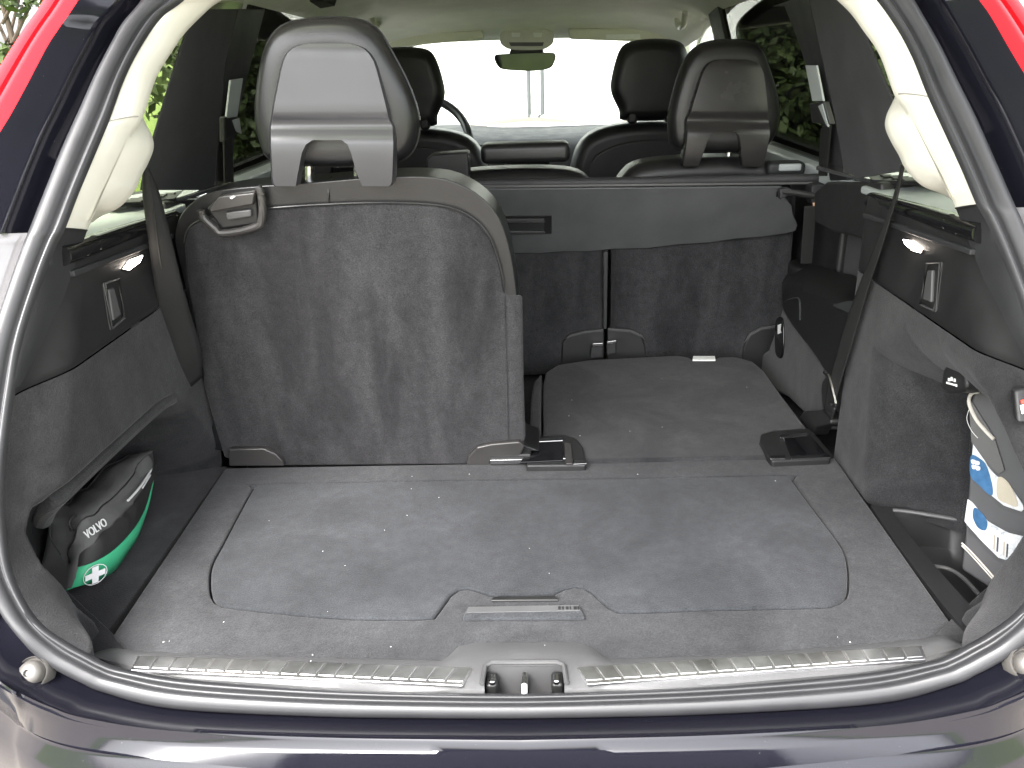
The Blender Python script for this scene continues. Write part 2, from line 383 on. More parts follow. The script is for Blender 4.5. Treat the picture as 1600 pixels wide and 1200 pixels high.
# ---- bumper
BR = [(-60,1030),(0,1067),(40,1090),(80,1108),(135,1126),(270,1146),(500,1156),(700,1159),(818,1160)]
BE = [(-90,1060),(0,1113),(35,1142),(70,1163),(130,1180),(230,1193),(480,1216),(690,1226),(818,1228)]
br = [P(x, y, S=-.06) for x, y in BR]; be = [P(x, y, Z=-.010) for x, y in BE]
br[0] = Vector((br[1].x-.16, br[1].y+.10, br[1].z+.02)); be[0] = Vector((be[1].x-.20, be[1].y+.12, be[1].z+.01))
def openfull(h):
    h = [Vector(p) for p in h]; h[-1].x = 0
    return h + [Vector((-p.x, p.y, p.z)) for p in reversed(h[:-1])]
brf, bef = openfull(densify(br)), openfull(densify(be))
rows = [[p + Vector((0, .02, -.02)) for p in brf]]
for c, h in [(0, -.002), (.05, .006), (.10, .004), (.16, -.004), (.3, -.006), (.8, -.004), (.93, .004), (1, .002)]:
    rows.append([p.lerp(q, c)+Vector((0, 0, h)) for p, q in zip(brf, bef)])
rows.append([p+Vector((0, -.012, -.012)) for p in bef]); rows.append([p+Vector((0, -.02, -.06)) for p in bef])
rows.append([p+Vector((0, -.02, -.25)) for p in bef]); rows.append([p+Vector((0, .06, -.45)) for p in bef])
loft('bumper', rows, 'paint_black', car, ang=45)
# rubber stops
for s in (-1, 1):
    c = P(47, 1052, S=-.026); c.x *= -s
    nrm = Vector((0, -.75, .66)); u = Vector((1, 0, 0)); v_ = nrm.cross(u)
    def ring(r, h): return [c + nrm*h + u*r*math.cos(t*math.pi/12) + v_*r*math.sin(t*math.pi/12) for t in range(24)]
    bs = loft('buffer', [ring(.019, -.02), ring(.019, -.004), ring(.0175, -.002), ring(.0165, -.005), ring(.0145, -.006), ring(.0142, .0), ring(.0125, .004), ring(.009, .0065), ring(.004, .007), ring(.003, .004), ring(.0005, .004)], 'buffer_rubber', car, closed=True, ang=40)
# ---- pillar trims (cream), upper and lower piece
PI = [(470,-70),(395,-30),(345,0),(327,13),(290,50),(267,83),(243,123),(223,183)]
PO = [(430,-88),(340,-50),(285,0),(268,12),(233,50),(217,75),(192,125),(168,190)]
PI2 = [(223,185),(230,197),(239,217),(239,233),(231,253),(220,273),(211,297),(187,323),(155,337),(143,345),(135,361)]
PO2 = [(168,192),(163,204),(156,219),(149,236),(141,255),(133,275),(123,299),(114,320),(108,336),(104,346),(100,357)]
PIB = PI + [(209,206),(201,224),(192,243),(182,264),(172,285),(162,304),(153,323),(146,338),(140,348),(136,360)]
NA = [(214,180),(206,196),(200,212),(192,232),(183,252),(174,272),(164,294),(155,314),(147,332),(141,346)]
NB_ = [(221,178),(229,195),(238,214),(240,232),(232,254),(221,275),(211,297),(188,323),(158,338),(144,348)]
for mm in (1, -1):
    a = densify([P(x, y, S=.004) for x, y in PO+PO2[1:]], 5); b = densify([P(x, y, S=.06) for x, y in PIB], 5)
    rows = [[p+Vector((0, .02, 0)) for p in a]] + [[p.lerp(q, c)+Vector((0, -h, h*.3)) for p, q in zip(a, b)] for c, h in [(0, 0), (.05, .002), (.15, .004), (.35, .007), (.6, .009), (.8, .009), (.93, .006), (1, 0)]]
    rows.append([p+Vector((-.02, .05, 0)) for p in b])
    if mm < 0: rows = [mir(r) for r in rows]
    pt = loft('pillar_trim', rows, 'cream', car, ang=60)
    ks = (len(PO)-1)*5
    tube('trim_seam', [r[ks]+Vector((0, -.0004, 0)) for r in rows[1:8]], .0011, 'seam_grey', pt, 6)
    tube('end_seam', [r[-1]+Vector((0, -.0004, 0)) for r in rows[1:9]], .0012, 'plastic_dark', pt, 6)
    a = densify([P(x, y, S=.050) for x, y in NA], 5); b = densify([P(x, y, S=.125) for x, y in NB_], 5)
    rows = [[p.lerp(q, c)+Vector((0, -h, h*.3)) for p, q in zip(a, b)] for c, h in [(0, 0), (.15, .003), (.35, .008), (.6, .013), (.8, .014), (.93, .009), (1, 0)]] + [[p+Vector((-.025, .04, 0)) for p in b]]
    if mm < 0: rows = [mir(r) for r in rows]
    loft('belt_cover', rows, 'cream', pt, ang=60)
# ---- side walls
kc = SI.index((140, 1023))*6
XS = sorted([(p.z, -p.x) for p in si_d[:kc+1] if p.z < .52])
def polydist(y, z, poly):
    d = 1e9; ins = False; n = len(poly)
    for i in range(n):
        x1, y1 = poly[i]; x2, y2 = poly[(i+1) % n]; dx, dy = x2-x1, y2-y1
        t = max(0, min(1, ((y-x1)*dx+(z-y1)*dy)/(dx*dx+dy*dy))); d = min(d, math.hypot(y-x1-t*dx, z-y1-t*dy))
        if (y1 > z) != (y2 > z) and y < (x2-x1)*(z-y1)/(y2-y1)+x1: ins = not ins
    return d if ins else -d
RL = [(.03, -.3), (.024, .0), (.018, .02), (-.018, .079), (-.036, .14), (-.032, .185), (-.012, .207), (.02, .212), (.31, .206), (.36, .198), (.41, .15), (.50, .02), (.62, -.3)]
RR = [(.03, -.3), (.024, .0), (.018, .02), (-.018, .068), (-.034, .14), (-.034, .19), (0, .235), (.03, .264), (.074, .302), (.125, .322), (.20, .326), (.30, .31), (.40, .24), (.37, .05), (.33, -.06), (.30, -.3)]
def wallx(side, y, z):
    if side < 0: d = polydist(y, z, RL); soft = .022 + .028*sstep((z-.13)/.05)*sstep((y+.02)/.03) + .05*sstep((y-.33)/.12); x = .565+.14*sstep((d+.004)/soft)
    else: d = polydist(y, z, RR); soft = .02+.11*sstep((y-.02)/.15)+.03*sstep((z-.2)/.06); x = .565+.125*sstep((d+.004)/soft)
    x += .11*sstep((y-.50)/.08)
    t = sstep(1-(y-g(z))/.10)
    return x + (lin(XS, z)-x)*t
def wallmesh(name, side, z0, z1, nz, mat, ny=150, y1=.76, proud=0):
    V = []
    for i in range(nz):
        z = z0+(z1-z0)*i/(nz-1); ya = g(z)+.001
        for j in range(ny):
            t = (j/(ny-1)); y = ya+(y1-ya)*(t**1.15); e = 0
            if i in (0, nz-1) and proud: e = proud
            V.append(Vector((side*(wallx(side, y, z)+e), y, z)))
    return obj(name, V, gridfaces(nz, ny), mat, car, ang=70)
side_wall = {}
for s in (-1, 1):
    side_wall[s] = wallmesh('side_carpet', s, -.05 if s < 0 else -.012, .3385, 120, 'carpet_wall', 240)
    wallmesh('side_panel', s, .3395, .462, 24, 'plastic_dark', 110, proud=.002)
    # lower end of the rear pillar: charcoal sleeve under the cream trim
    a = resample([P(x, y, S=.003) for x, y in [(100,357),(88,380),(67,433),(37,527),(25,600)]], 20)
    b = resample([P(x, y, S=dd) for x, y, dd in [(136,361,.07),(124,395,.07),(108,440,.06),(80,520,.05),(45,605,.03)]], 20)
    rows = [[p.lerp(q, c)+Vector((0, -h, h*.3)) for p, q in zip(a, b)] for c, h in [(0, 0), (.2, .010), (.5, .016), (.8, .012), (1, .0)]]
    if s > 0: rows = [mir(r) for r in rows]
    loft('pillar_sleeve', rows, 'plastic_charcoal', car, ang=60)
    # rail below the quarter window
    tube('cover_rail', [Vector((s*.566, .14, .478)), Vector((s*.574, .3, .468)), Vector((s*.580, .52, .452))], .013, 'black_gloss', car, 14)
    prism('rail_lip', [Vector((s*.560, .15, .448)), Vector((s*.560, .5, .428)), Vector((s*.560, .5, .436)), Vector((s*.560, .15, .456))], (s*.02, 0, 0), 'plastic_charcoal', car, .002)
    for yy in (.19, .225):
        box('rail_stop', (s*.561, yy, .472), (.006, .004, .012), 'steel', car, .001)
    # ledge under the window, trim strip and speaker grille
    prism('window_ledge', [Vector((s*.585, .22, .470)), Vector((s*.590, .60, .462)), Vector((s*.70, .66, .470)), Vector((s*.70, .22, .478))], (0, 0, -.012), 'ledge', car, .003)
    prism('ledge_strip', [Vector((s*.60, .60, .474)), Vector((s*.66, .50, .486)), Vector((s*.67, .52, .490)), Vector((s*.60, .83, .470)), Vector((s*.585, .83, .466))], (0, 0, -.008), 'steel', car, .002)
    gr = prism('speaker_grille', [Vector((s*.60, .58, .4755)), Vector((s*.655, .47, .486)), Vector((s*.70, .47, .488)), Vector((s*.70, .60, .486)), Vector((s*.62, .68, .4755))], (0, 0, -.006), 'plastic_dark', car, .001)
    for i in range(7):
        box('grille_slot', (s*(.640+.006*(i % 2)), .49+.022*i, .4865-.0015*i), (.05, .008, .003), 'rubber_black', gr, .001)
    # outer quarter trim further forward
    wv = [Vector((s*.675, .52, -.06)), Vector((s*.675, 1.5, -.06)), Vector((s*.675, 1.5, .46)), Vector((s*.675, .52, .46))]
    prism('quarter_trim', wv, (s*.02, 0, 0), 'carpet_dark', car, .002)
    qc = PL([(1290,284),(1376,284),(1376,380),(1340,371),(1299,362),(1272,347),(1272,300)], X=.60)
    prism('quarter_cap', qc if s > 0 else mir(qc), (s*.07, 0, 0), 'plastic_dark', car, .006)
    # courtesy lamp (lit)
    ql = [(194,420),(203,407),(224,399),(219,410),(203,422)] if s < 0 else [(1410,374),(1420,376),(1438,390),(1437,395),(1424,391),(1413,381)]
    cl = prism('courtesy_lamp', PL(ql, X=s*.5615), (s*.008, 0, 0), 'lamp_lit', car, .001)
    prism('lamp_bezel', PL([(x+(x-sum(q[0] for q in ql)/len(ql))*.22, y+(y-sum(q[1] for q in ql)/len(ql))*.22) for x, y in ql], X=s*.5630), (s*.008, 0, 0), 'black_gloss', cl, .001)
    # pull-out bag hook in its frame
    hq = [(161,443),(183,436),(192,497),(172,514)] if s < 0 else [(1451,412),(1472,411),(1463,486),(1441,476)]
    fr = PL(hq, X=s*.5635); c = sum(fr, Vector())/4
    hk = prism('bag_hook', fr, (s*.01, 0, 0), 'rubber_black', car, .001)
    tube('hook_frame', [p+Vector((-s*.002, 0, 0)) for p in fr], .0022, 'plastic_grey', hk, 8, closed=True)
    inn = [p.lerp(c, .3)+Vector((-s*.004, 0, 0)) for p in fr]
    prism('hook_lever', [inn[0], inn[0].lerp(inn[1], .55), inn[2].lerp(inn[3], .15), inn[3]], (s*.006, 0, 0), 'plastic_grey', hk, .002)
tube('recess_lip', resample([P(x, y, X=q) for x, y, q in [(302,650,-.585),(284,624,-.581),(264,622,-.579),(235,643,-.579),(180,692,-.579),(120,748,-.579),(96,771,-.580),(82,784,-.588),(72,797,-.605),(66,812,-.63)]], 44), .0125, 'carpet_wall', car, 10)
# ---- recess floor on the bag side, storage bin on the other
prism('recess_floor', [Vector((-.72, -.03, -.008)), Vector((-.557, -.03, -.008)), Vector((-.557, .50, -.008)), Vector((-.72, .50, -.008))], (0, 0, -.02), 'carpet_wall', car, .002)
top = [Vector((.557, .035, .002)), Vector((.557, .29, .002)), Vector((.575, .302, .002)), Vector((.700, .268, .002)), Vector((.705, .06, .002)), Vector((.66, .0, .002)), Vector((.58, -.005, .002))]
inn = [Vector((.590, .055, .001)), Vector((.582, .26, .001)), Vector((.600, .282, .001)), Vector((.690, .255, .001)), Vector((.695, .07, .001)), Vector((.655, .03, .001)), Vector((.610, .03, .001))]
A = resample(top, 60, True); B = resample(inn, 60, True); c = sum(B, Vector())/60
low = [p.lerp(c, .08)+Vector((0, 0, -.055)) for p in B]; bot = [p.lerp(c, .3)+Vector((0, 0, -.070)) for p in B]
loft('storage_bin', [[p+Vector((0, 0, -.01)) for p in A], A, [p+Vector((0, 0, .0015)) for p in B], [p.lerp(c, .02)+Vector((0, 0, -.006)) for p in B], low, bot, [p.lerp(c, .98)+Vector((0, 0, -.07)) for p in B]], 'plastic_dark', car, closed=True, ang=50)
tube('bin_step', resample(PL([(1447,884),(1480,888),(1505,903),(1530,930)], Z=-.03), 16), .003, 'plastic_grey', car, 8)
tube('bin_rim', resample(PL([(1395,797),(1430,801),(1508,814)], Z=.004), 12), .0035, 'plastic_grey', car, 8)
cpx = [(100,918),(178,990),(206,1020),(196,1040),(150,1026),(105,1000),(60,965),(40,930)]
for s in (-1, 1):
    q = [Vector((s*-p.x, p.y, p.z)) for p in PL(cpx, Z=-.003)]
    prism('corner_carpet', q, (0, 0, -.02), 'carpet_wall', car, .002)
# ---- 12 V socket flap and seat switch
sk = prism('socket_flap', resample(PL([(1477,572),(1500,573),(1508,590),(1508,608),(1490,615),(1472,610),(1471,590)], X=.600), 24, True), (.03, 0, 0), 'plastic_dark', car, .005, 4)
for (x, y, ww, hh) in [(1482.5,593,3,5),(1486.5,592,2.5,6),(1491,594,2.5,5),(1479.5,598,2.5,3),(1483,599,2.5,3),(1486.5,600,2.5,3),(1490,601,2.5,3),(1493.5,602,2,4)]:
    prism('flap_mark', PL([(x-ww/2, y-hh/2), (x+ww/2, y-hh/2+.5), (x+ww/2, y+hh/2+.5), (x-ww/2, y+hh/2)], X=.5975), (.001, 0, 0), 'white_print', sk, 0)
sw = prism('seat_switch', PL([(1586,611),(1604,606),(1612,660),(1591,661)], S=.02), (0, .012, 0), 'plastic_dark', car, .003)
prism('switch_mark', PL([(1595,626),(1601,624),(1602,630),(1596,631)], S=.018), (0, .001, 0), 'red_print', sw, 0)
prism('switch_mark', PL([(1594,634),(1601,632),(1603,645),(1597,647)], S=.018), (0, .001, 0), 'white_print', sw, 0)
# ---- sill trim with the latch recess
xs = sorted(set([140+ (1504-140)*i/92 for i in range(93)] + [757, 763, 876, 882, 700, 716, 738, 905, 928, 955]))
TOP = [(140,1024),(160,1015),(180,1012),(212,1017),(300,1022),(500,1028),(690,1032),(702,1024),(715,1010),(740,1004),(900,1003),(922,1008),(942,1024),(955,1030),(1100,1025),(1300,1011),(1440,998),(1475,992),(1504,1006)]
BOT = [(140,1027),(167,1039),(200,1049),(300,1065),(500,1079),(700,1085),(818,1086),(930,1083),(1134,1074),(1342,1056),(1446,1038),(1481,1027),(1504,1014)]
trow = [0, .12, .28, .45, .5, .72, .9, 1.0]
V = []; hz = [.001, .011, .014, .014, .014, .013, .009, .003]
for t, z in zip(trow, hz):
    for x in xs:
        y = lin(TOP, x)*(1-t)+lin(BOT, x)*t
        if 740 < x < 900 and t > .1 and t < .99: y = 1004*(1-t)+lin(BOT, x)*t
        V.append(P(x, y, Z=z) if t < .99 else P(x, y, S=.006))
def hole(i, j): xm = (xs[j]+xs[j+1])/2; return i >= 3 and 757 < xm < 882
obj('sill_trim', V, gridfaces(len(trow), len(xs), False, hole), 'plastic_sill', car, ang=40)
# ---- latch
y0 = P(818, 1039, Z=.014).y; y1 = P(818, 1084, Z=0).y; xl, xr = P(757, 1060, Z=.01).x, P(882, 1060, Z=.01).x
V = [Vector((xl, y0, .014)), Vector((xr, y0, .014)), Vector((xl, y0-.004, -.045)), Vector((xr, y0-.004, -.045)), Vector((xl, y1-.01, -.045)), Vector((xr, y1-.01, -.045)), Vector((xl, y1-.01, .0)), Vector((xr, y1-.01, .0))]
la = obj('latch_recess', V, [(0, 1, 3, 2), (2, 3, 5, 4), (0, 2, 4, 6), (1, 3, 5, 7)], 'plastic_grey', car)
xc = (xl+xr)/2
tube('striker', [Vector((xc, y0-.006, -.04)), Vector((xc, y0-.008, .004)), Vector((xc, y0-.012, .009)), Vector((xc, y1+.004, .009)), Vector((xc, y1-.004, .0)), Vector((xc, y1-.006, -.03))], .0042, 'steel', la, 10)
for s in (-1, 1):
    xq = xc+s*(xr-xl)*.41
    box('latch_guide', (xq, y0-.016, -.006), (.014, .024, .03), 'rubber_black', la, .004)
    box('guide_clip', (xq-s*.001, y0-.02, .008), (.007, .014, .010), 'steel', la, .002)
tube('recess_lip', [Vector((xl-.002, y1, .015)), Vector((xl, y0-.004, .0165)), Vector((xl+.008, y0+.002, .0165)), Vector((xr-.008, y0+.002, .0165)), Vector((xr, y0-.004, .0165)), Vector((xr+.002, y1, .015))], .003, 'plastic_grey', la, 8)
# ---- chrome scuff plates with their tiles
def scuff(tl, tr, br2, bl, n, slant):
    z = .0165
    pl = prism('scuff_plate', PL([tl, tr, br2, bl], Z=z), (0, 0, -.004), 'chrome', car, .001)
    def q(u, v): 
        a = Vector((*tl,))*(1-u)+Vector((*tr,))*u; b = Vector((*bl,))*(1-u)+Vector((*br2,))*u; r = a*(1-v)+b*v; return (r.x, r.y)
    for i in range(n):
        u0, u1 = (i+.06)/n, (i+.90)/n
        prism('tile', PL([q(u0+slant, .02), q(min(u1+slant, .995), .02), q(u1, .76), q(u0, .76)], Z=z+.0008), (0, 0, -.0015), 'steel_tile', pl, .0004, 1)
scuff((215,1024),(738,1043),(722,1071),(204,1047), 18, .008)
scuff((904,1042),(1441,1008),(1447,1030),(918,1069), 18, -.008)
# ---- under floor, cabin floor, roof and outer sides
prism('floor_pan', [Vector((-.8, -.10, -.10)), Vector((.8, -.10, -.10)), Vector((.8, 3.1, -.10)), Vector((-.8, 3.1, -.10))], (0, 0, -.04), 'carpet_dark', car, .002)
HZ = [(.40, .832), (.6, .85), (1.0, .862), (1.5, .86), (2.0, .822), (2.3, .775), (2.46, .738)]
ysr = [.40, .5, .6, .8, 1.0, 1.25, 1.5, 1.75, 2.0, 2.15, 2.3, 2.4, 2.46]
rows = []
for y in ysr:
    zc = lin(HZ, y); r = []
    for i in range(33):
        u = -1+2*i/32; au = abs(u); half = .62 - .05*sstep((y-1.8)/.6)
        r.append(Vector((u*half, y, zc - .055*au**4 - .03*au**10)))
    rows.append(r)
loft('headliner', rows, 'headliner', car, ang=60, solid=.01)
prism('roof_panel', [Vector((-.66, .42, .90)), Vector((.66, .42, .90)), Vector((.64, 2.6, .80)), Vector((.64, 1.6, .905)), Vector((-.64, 1.6, .905)), Vector((-.64, 2.6, .80))][:2]+[Vector((.64, 2.3, .87)), Vector((-.64, 2.3, .87))], (0, 0, .02), 'paint_black', car, .004)
for s in (-1, 1):
    prism('roof_rail', [Vector((s*.60, .40, .745)), Vector((s*.60, 2.4, .72)), Vector((s*.62, 2.4, .80)), Vector((s*.62, .40, .84))], (s*.05, 0, 0), 'headliner', car, .01)
    prism('body_side', [Vector((s*.80, .05, -.5)), Vector((s*.80, 3.2, -.5)), Vector((s*.80, 3.2, .36)), Vector((s*.72, 3.0, .42)), Vector((s*.72, .22, .46)), Vector((s*.76, .08, .3))], (s*.08, 0, 0), 'paint_black', car, .02)
    # dark fabric pillar between quarter and door windows
    plq = (s, 0, .30, .60+.30*.46)
    px = [(330,14),(312,25),(291,52),(270,118),(256,165),(239,222),(226,272),(222,297),(335,297),(342,200),(352,100),(372,14)] if s < 0 else [(1262,-10),(1310,-10),(1350,50),(1372,105),(1400,170),(1408,250),(1404,268),(1322,282),(1300,160),(1280,70)]
    prism('pillar_cover', PL(px, pl=plq), (s*.004, 0, 0), 'pillar_fabric', car, .0015)
    px = [(372,14),(352,100),(342,200),(335,297),(358,297),(372,180),(395,90),(415,14)] if s < 0 else [(1205,10),(1262,-10),(1280,70),(1300,160),(1322,282),(1296,282),(1280,170),(1245,60),(1225,10)]
    plw = (s, 0, .30, .615+.30*.46)
    prism('door_pillar', PL(px, pl=plw), (s*.006, 0, 0), 'plastic_charcoal', car, .004)
    # glass
    def sp_(y, z, o=.66): return Vector((s*(o-.30*(z-.46)), y, z))
    prism('quarter_glass', [sp_(.22, .46), sp_(.80, .46), sp_(.98, .80), sp_(.42, .80)], (s*.005, 0, 0), 'glass_quarter', car, 0)
    prism('door_glass', [sp_(.86, .42), sp_(1.75, .40), sp_(1.75, .78), sp_(1.02, .80)], (s*.005, 0, 0), 'glass_tint', car, 0)
    prism('door_glass', [sp_(1.80, .40), sp_(2.75, .38), sp_(2.50, .72), sp_(1.80, .78)], (s*.005, 0, 0), 'glass_clear', car, 0)
    prism('door_card', [Vector((s*.66, .86, -.1)), Vector((s*.66, 2.9, -.1)), Vector((s*.66, 2.9, .40)), Vector((s*.66, .86, .43))], (s*.04, 0, 0), 'plastic_dark', car, .01)
    prism('door_cap', [Vector((s*.645, .86, .44)), Vector((s*.645, 2.9, .40)), Vector((s*.70, 2.9, .42)), Vector((s*.70, .86, .455))], (0, 0, -.03), 'ledge', car, .006)
    prism('door_pillar', [sp_(1.70, .38, .65), sp_(1.86, .38, .65), sp_(1.86, .80, .65), sp_(1.70, .80, .65)], (s*.03, 0, 0), 'plastic_charcoal', car, .006)
    # A pillar
    tube('front_pillar', [Vector((s*.56, 2.36, .77)), Vector((s*.62, 2.7, .60)), Vector((s*.70, 3.1, .36))], .035, 'headliner', car, 12)
prism('windscreen', [Vector((-.60, 2.44, .745)), Vector((.60, 2.44, .745)), Vector((.70, 3.12, .37)), Vector((-.70, 3.12, .37))], (0, .006, .006), 'glass_clear', car, 0)
tube('windscreen_header', resample([Vector((-.60, 2.44, .728)), Vector((-.3, 2.47, .738)), Vector((0, 2.48, .74)), Vector((.3, 2.47, .738)), Vector((.60, 2.44, .728))], 20), .016, 'headliner', car, 10)
rows = []
for i in range(12):
    t = i/11; rows.append([Vector((u*.74, 3.14+1.0*t, .385-.10*t*t-.03*abs(u)**3+.012*math.cos(u*7))) for u in [-1+2*j/20 for j in range(21)]])
loft('bonnet', rows, 'paint_black', car, ang=60)
# ================================================================== LOAD FLOOR
lf = thing('load_floor', 'grey carpeted load floor board with an inset panel and grab handle behind the seats', 'floor board', (0, .25, -.02))
base = PL([(176,990),(1484,968),(1303,716),(352,732)], Z=0); 
base[0] = P(176, 990, Z=0); 
pts = [P(176,992,Z=0), P(205,1023,Z=0), P(300,1024,Z=0), P(500,1030,Z=0), P(690,1034,Z=0), P(704,1025,Z=0), P(717,1011,Z=0), P(742,1006,Z=0), P(898,1005,Z=0), P(920,1010,Z=0), P(940,1026,Z=0), P(955,1032,Z=0), P(1100,1027,Z=0), P(1300,1014,Z=0), P(1440,1002,Z=0), P(1484,970,Z=0), P(1304,715,Z=0), P(352,731,Z=0)]
po = [(398,762),(412,757),(700,752),(1000,748),(1222,744),(1236,750),(1262,785),(1300,835),(1319,865),(1324,900),(1321,930),(1305,943),(1270,948),(1100,952),(975,956),(955,950),(938,936),(922,922),(905,916),(882,918),(866,927),(800,930),(760,928),(744,920),(722,919),(706,926),(695,940),(682,957),(664,966),(520,964),(360,948),(338,940),(330,920),(332,885),(350,850),(375,802)]
ph = resample(PL(po, Z=0), 150, True, True); cen = sum(ph, Vector())/150
def offs(loop, d):
    n = len(loop); out = []
    for i in range(n):
        t = (loop[(i+1) % n]-loop[i-1]).normalized(); nn = Vector((t.y, -t.x, 0)); out.append(loop[i]+nn*d)
    return out
sgn = 1 if offs(ph, .01)[0].x < ph[0].x else -1
hol = offs(ph, sgn*.003)
bm = bmesh.new(); es = []
for loop in (pts, hol):
    vs = [bm.verts.new(p) for p in loop]; es += [bm.edges.new((vs[i], vs[(i+1) % len(vs)])) for i in range(len(vs))]
bmesh.ops.triangle_fill(bm, use_beauty=True, use_dissolve=False, edges=es)
bm.verts.ensure_lookup_table(); bm.verts.index_update(); V = [v.co.copy() for v in bm.verts]; F = [tuple(v.index for v in f.verts) for f in bm.faces]; bm.free()
fb_ = obj('floor_board', V, F, 'carpet_floor', lf, bev=.0035, seg=3, solid=.012)
prism('under_board', pts, (0, 0, -.004), 'carpet_dark', lf, 0).location.z = -.013
prism('inset_panel', [p+Vector((0, 0, .001)) for p in ph], (0, 0, -.014), 'carpet_panel', lf, .006, 4)
hp = [(730,947),(905,943),(915,965),(722,966)]
prism('grab_handle', PL(hp, Z=.006), (0, 0, -.006), 'carpet_panel', lf, .003)
prism('slot_shade', PL([(771,931),(868,930),(874,937),(766,938)], Z=.0035), (0, 0, -.004), 'rubber_black', lf, .002)  # black strip on the carpet stands in for the shade in the finger slot
hs_ = prism('handle_strip', PL([(732,948),(904,945),(907,954),(728,957)], Z=.0068), (0, 0, -.001), 'plastic_sill', lf, .0004)
for x, ww in [(872,4),(878,3),(884,4),(890,2),(896,5),(902,3)]:
    prism('handle_mark', PL([(x, 947.5), (x+ww, 947.3), (x+ww+.5, 952), (x+.5, 952.2)], Z=.0073), (0, 0, -.0004), 'plastic_dark', hs_, 0)

# ================================================================== SEATS
HRX = 520
def head_restraint(parent, org, sx=1.0, sz=1.0, lean=0.0, mat='leather', shell='plastic_shell'):
    org = Vector(org)
    q0 = P(HRX, 291, Y=.462)
    def L(px, py, y=0): q = P(px, py, Y=.462+y)-q0; return org+Vector((q.x*sx, q.y+lean*q.z, q.z*sz))
    out = [(424,250),(408,222),(400,185),(404,125),(418,68),(446,38),(498,28),(552,29),(588,44),(614,84),(640,135),(653,175),(655,205),(646,234),(622,252),(560,258),(480,258)]
    o3 = [L(a, b) for a, b in out]
    hr = pillow('head_restraint', o3, (0, -1, 0), [(.6, .030), (.3, .032), (.13, .031), (.05, .024), (.012, .011), (0, .001), (.004, -.001), (.015, -.012), (.05, -.035), (.14, -.055), (.3, -.062), (.6, -.066)], mat, parent)
    tube('piping', resample(o3, 70, True), .0022, mat, hr, 6, closed=True)
    vs = [68, 69.5, 72, 76, 84, 95, 110, 135, 160, 174, 180, 186, 192, 198, 204, 211, 219, 226, 238, 252, 268, 282, 289, 291]
    XLt = [(68,482),(69.5,471),(72,462),(76,454),(84,446),(95,441),(110,437),(160,427),(186,423),(198,421),(226,421),(282,424),(289,426),(291,430)]
    XRt = [(68,541),(69.5,553),(72,562),(76,571),(84,579),(95,586),(110,591),(160,604),(186,610),(198,616),(226,617),(282,615),(289,613),(291,609)]
    XAt = [(219,488),(226,478),(238,472),(252,469),(268,466),(291,462)]; XBt = [(219,534),(226,543),(238,548),(252,552),(268,556),(291,566)]
    YT = [(68,.039),(75,.042),(84,.044),(110,.046),(160,.050),(174,.0515),(180,.0505),(186,.0475),(192,.0445),(198,.0450),(204,.0485),(211,.054),(219,.058),(238,.060),(268,.059),(291,.055)]
    V = []; nc = 16
    for v in vs:
        a, b = lin(XLt, v), lin(XRt, v); xa = lin(XAt, v) if v >= 219 else lin(XAt, 219); xb = lin(XBt, v) if v >= 219 else lin(XBt, 219)
        xs_ = [a, a+2.5]+[a+2.5+(xa-a-2.5)*t for t in (.25, .5, .75)]+[xa]+[xa+(xb-xa)*t for t in (.2, .4, .6, .8)]+[xb]+[xb+(b-2.5-xb)*t for t in (.25, .5, .75)]+[b-2.5, b]
        for j, x in enumerate(xs_):
            e = .006 if j in (0, nc-1) else 0
            V.append(L(x, v, -(lin(YT, v)-e)))
    vi = vs.index(219)
    thick_grid('back_shell', V, len(vs), nc, lambda i, j: i >= vi and 5 <= j < 10, (0, .03, 0), shell, hr, bev=.0025, seg=3, ang=50)
    for dx in (-38, 38):
        tube('post', [L(HRX+dx, 255, .01), L(HRX+dx, 330, .01)], .006, 'steel', hr, 8)
    return hr
# ---- upright seat of the third row
PLS = (0, 1, .10, .49)
def plo(o): return (0, 1, .10, .49-o)
rs = thing('third_row_seat', 'upright third-row seat with grey carpeted back, black leather edge and head restraint', 'seat', (-.28, .5, -.02))
ol = [(273,378),(276,350),(293,322),(330,300),(400,291),(500,284),(600,276),(680,277),(722,289),(757,312),(782,345),(798,395),(806,445),(809,480),(814,600),(817,690),(810,706),(352,706),(334,655),(318,598),(300,500),(284,425)]
prism('backrest', resample(PL(ol, pl=plo(0)), 120, True), (0, .10, 0), 'leather', rs, .034, 7, 50)
ocp = [(287,380),(294,357),(320,341),(370,331),(412,326),(500,320),(600,317),(690,322),(738,341),(767,374),(783,420),(788,456),(789,462),(816,463),(818,600),(821,684),(815,700),(812,726),(440,728),(350,716),(332,655),(317,600),(317,588),(303,500),(290,432)]
pc = PL(ocp, pl=plo(.004))
prism('carpet_back', [p for p in pc], (0, .012, 0), 'carpet_seat', rs, .005, 3)
tube('flap_seam', PL([(788,462),(790,540),(792,620),(793,690)], pl=plo(.0065)), .0011, 'carpet_dark', rs, 6)
tube('leather_seam', resample([P(512, 283.5, pl=plo(0))+Vector((0, .03, .003)), P(512, 290, pl=plo(.002))+Vector((0, .008, 0)), P(513, 304, pl=plo(.003)), P(513, 319, pl=plo(.003))], 10), .0012, 'leather_black', rs, 6)
tube('edge_piping', resample(PL([(287,380),(294,357),(320,341),(370,331),(412,326),(500,320),(600,317),(690,322),(738,341),(767,374),(783,420),(788,456)], pl=plo(.006)), 60), .0016, 'leather_black', rs, 6)
for q in ([(357,702),(412,701),(430,709),(441,720),(444,729),(357,729)], [(729,728),(731,714),(745,699),(768,694),(812,690),(820,698),(812,714),(768,716),(765,728)]):
    prism('hinge_cover', PL(q, pl=plo(.016)), (0, .02, 0), 'plastic_bronze', rs, .0035, 3)
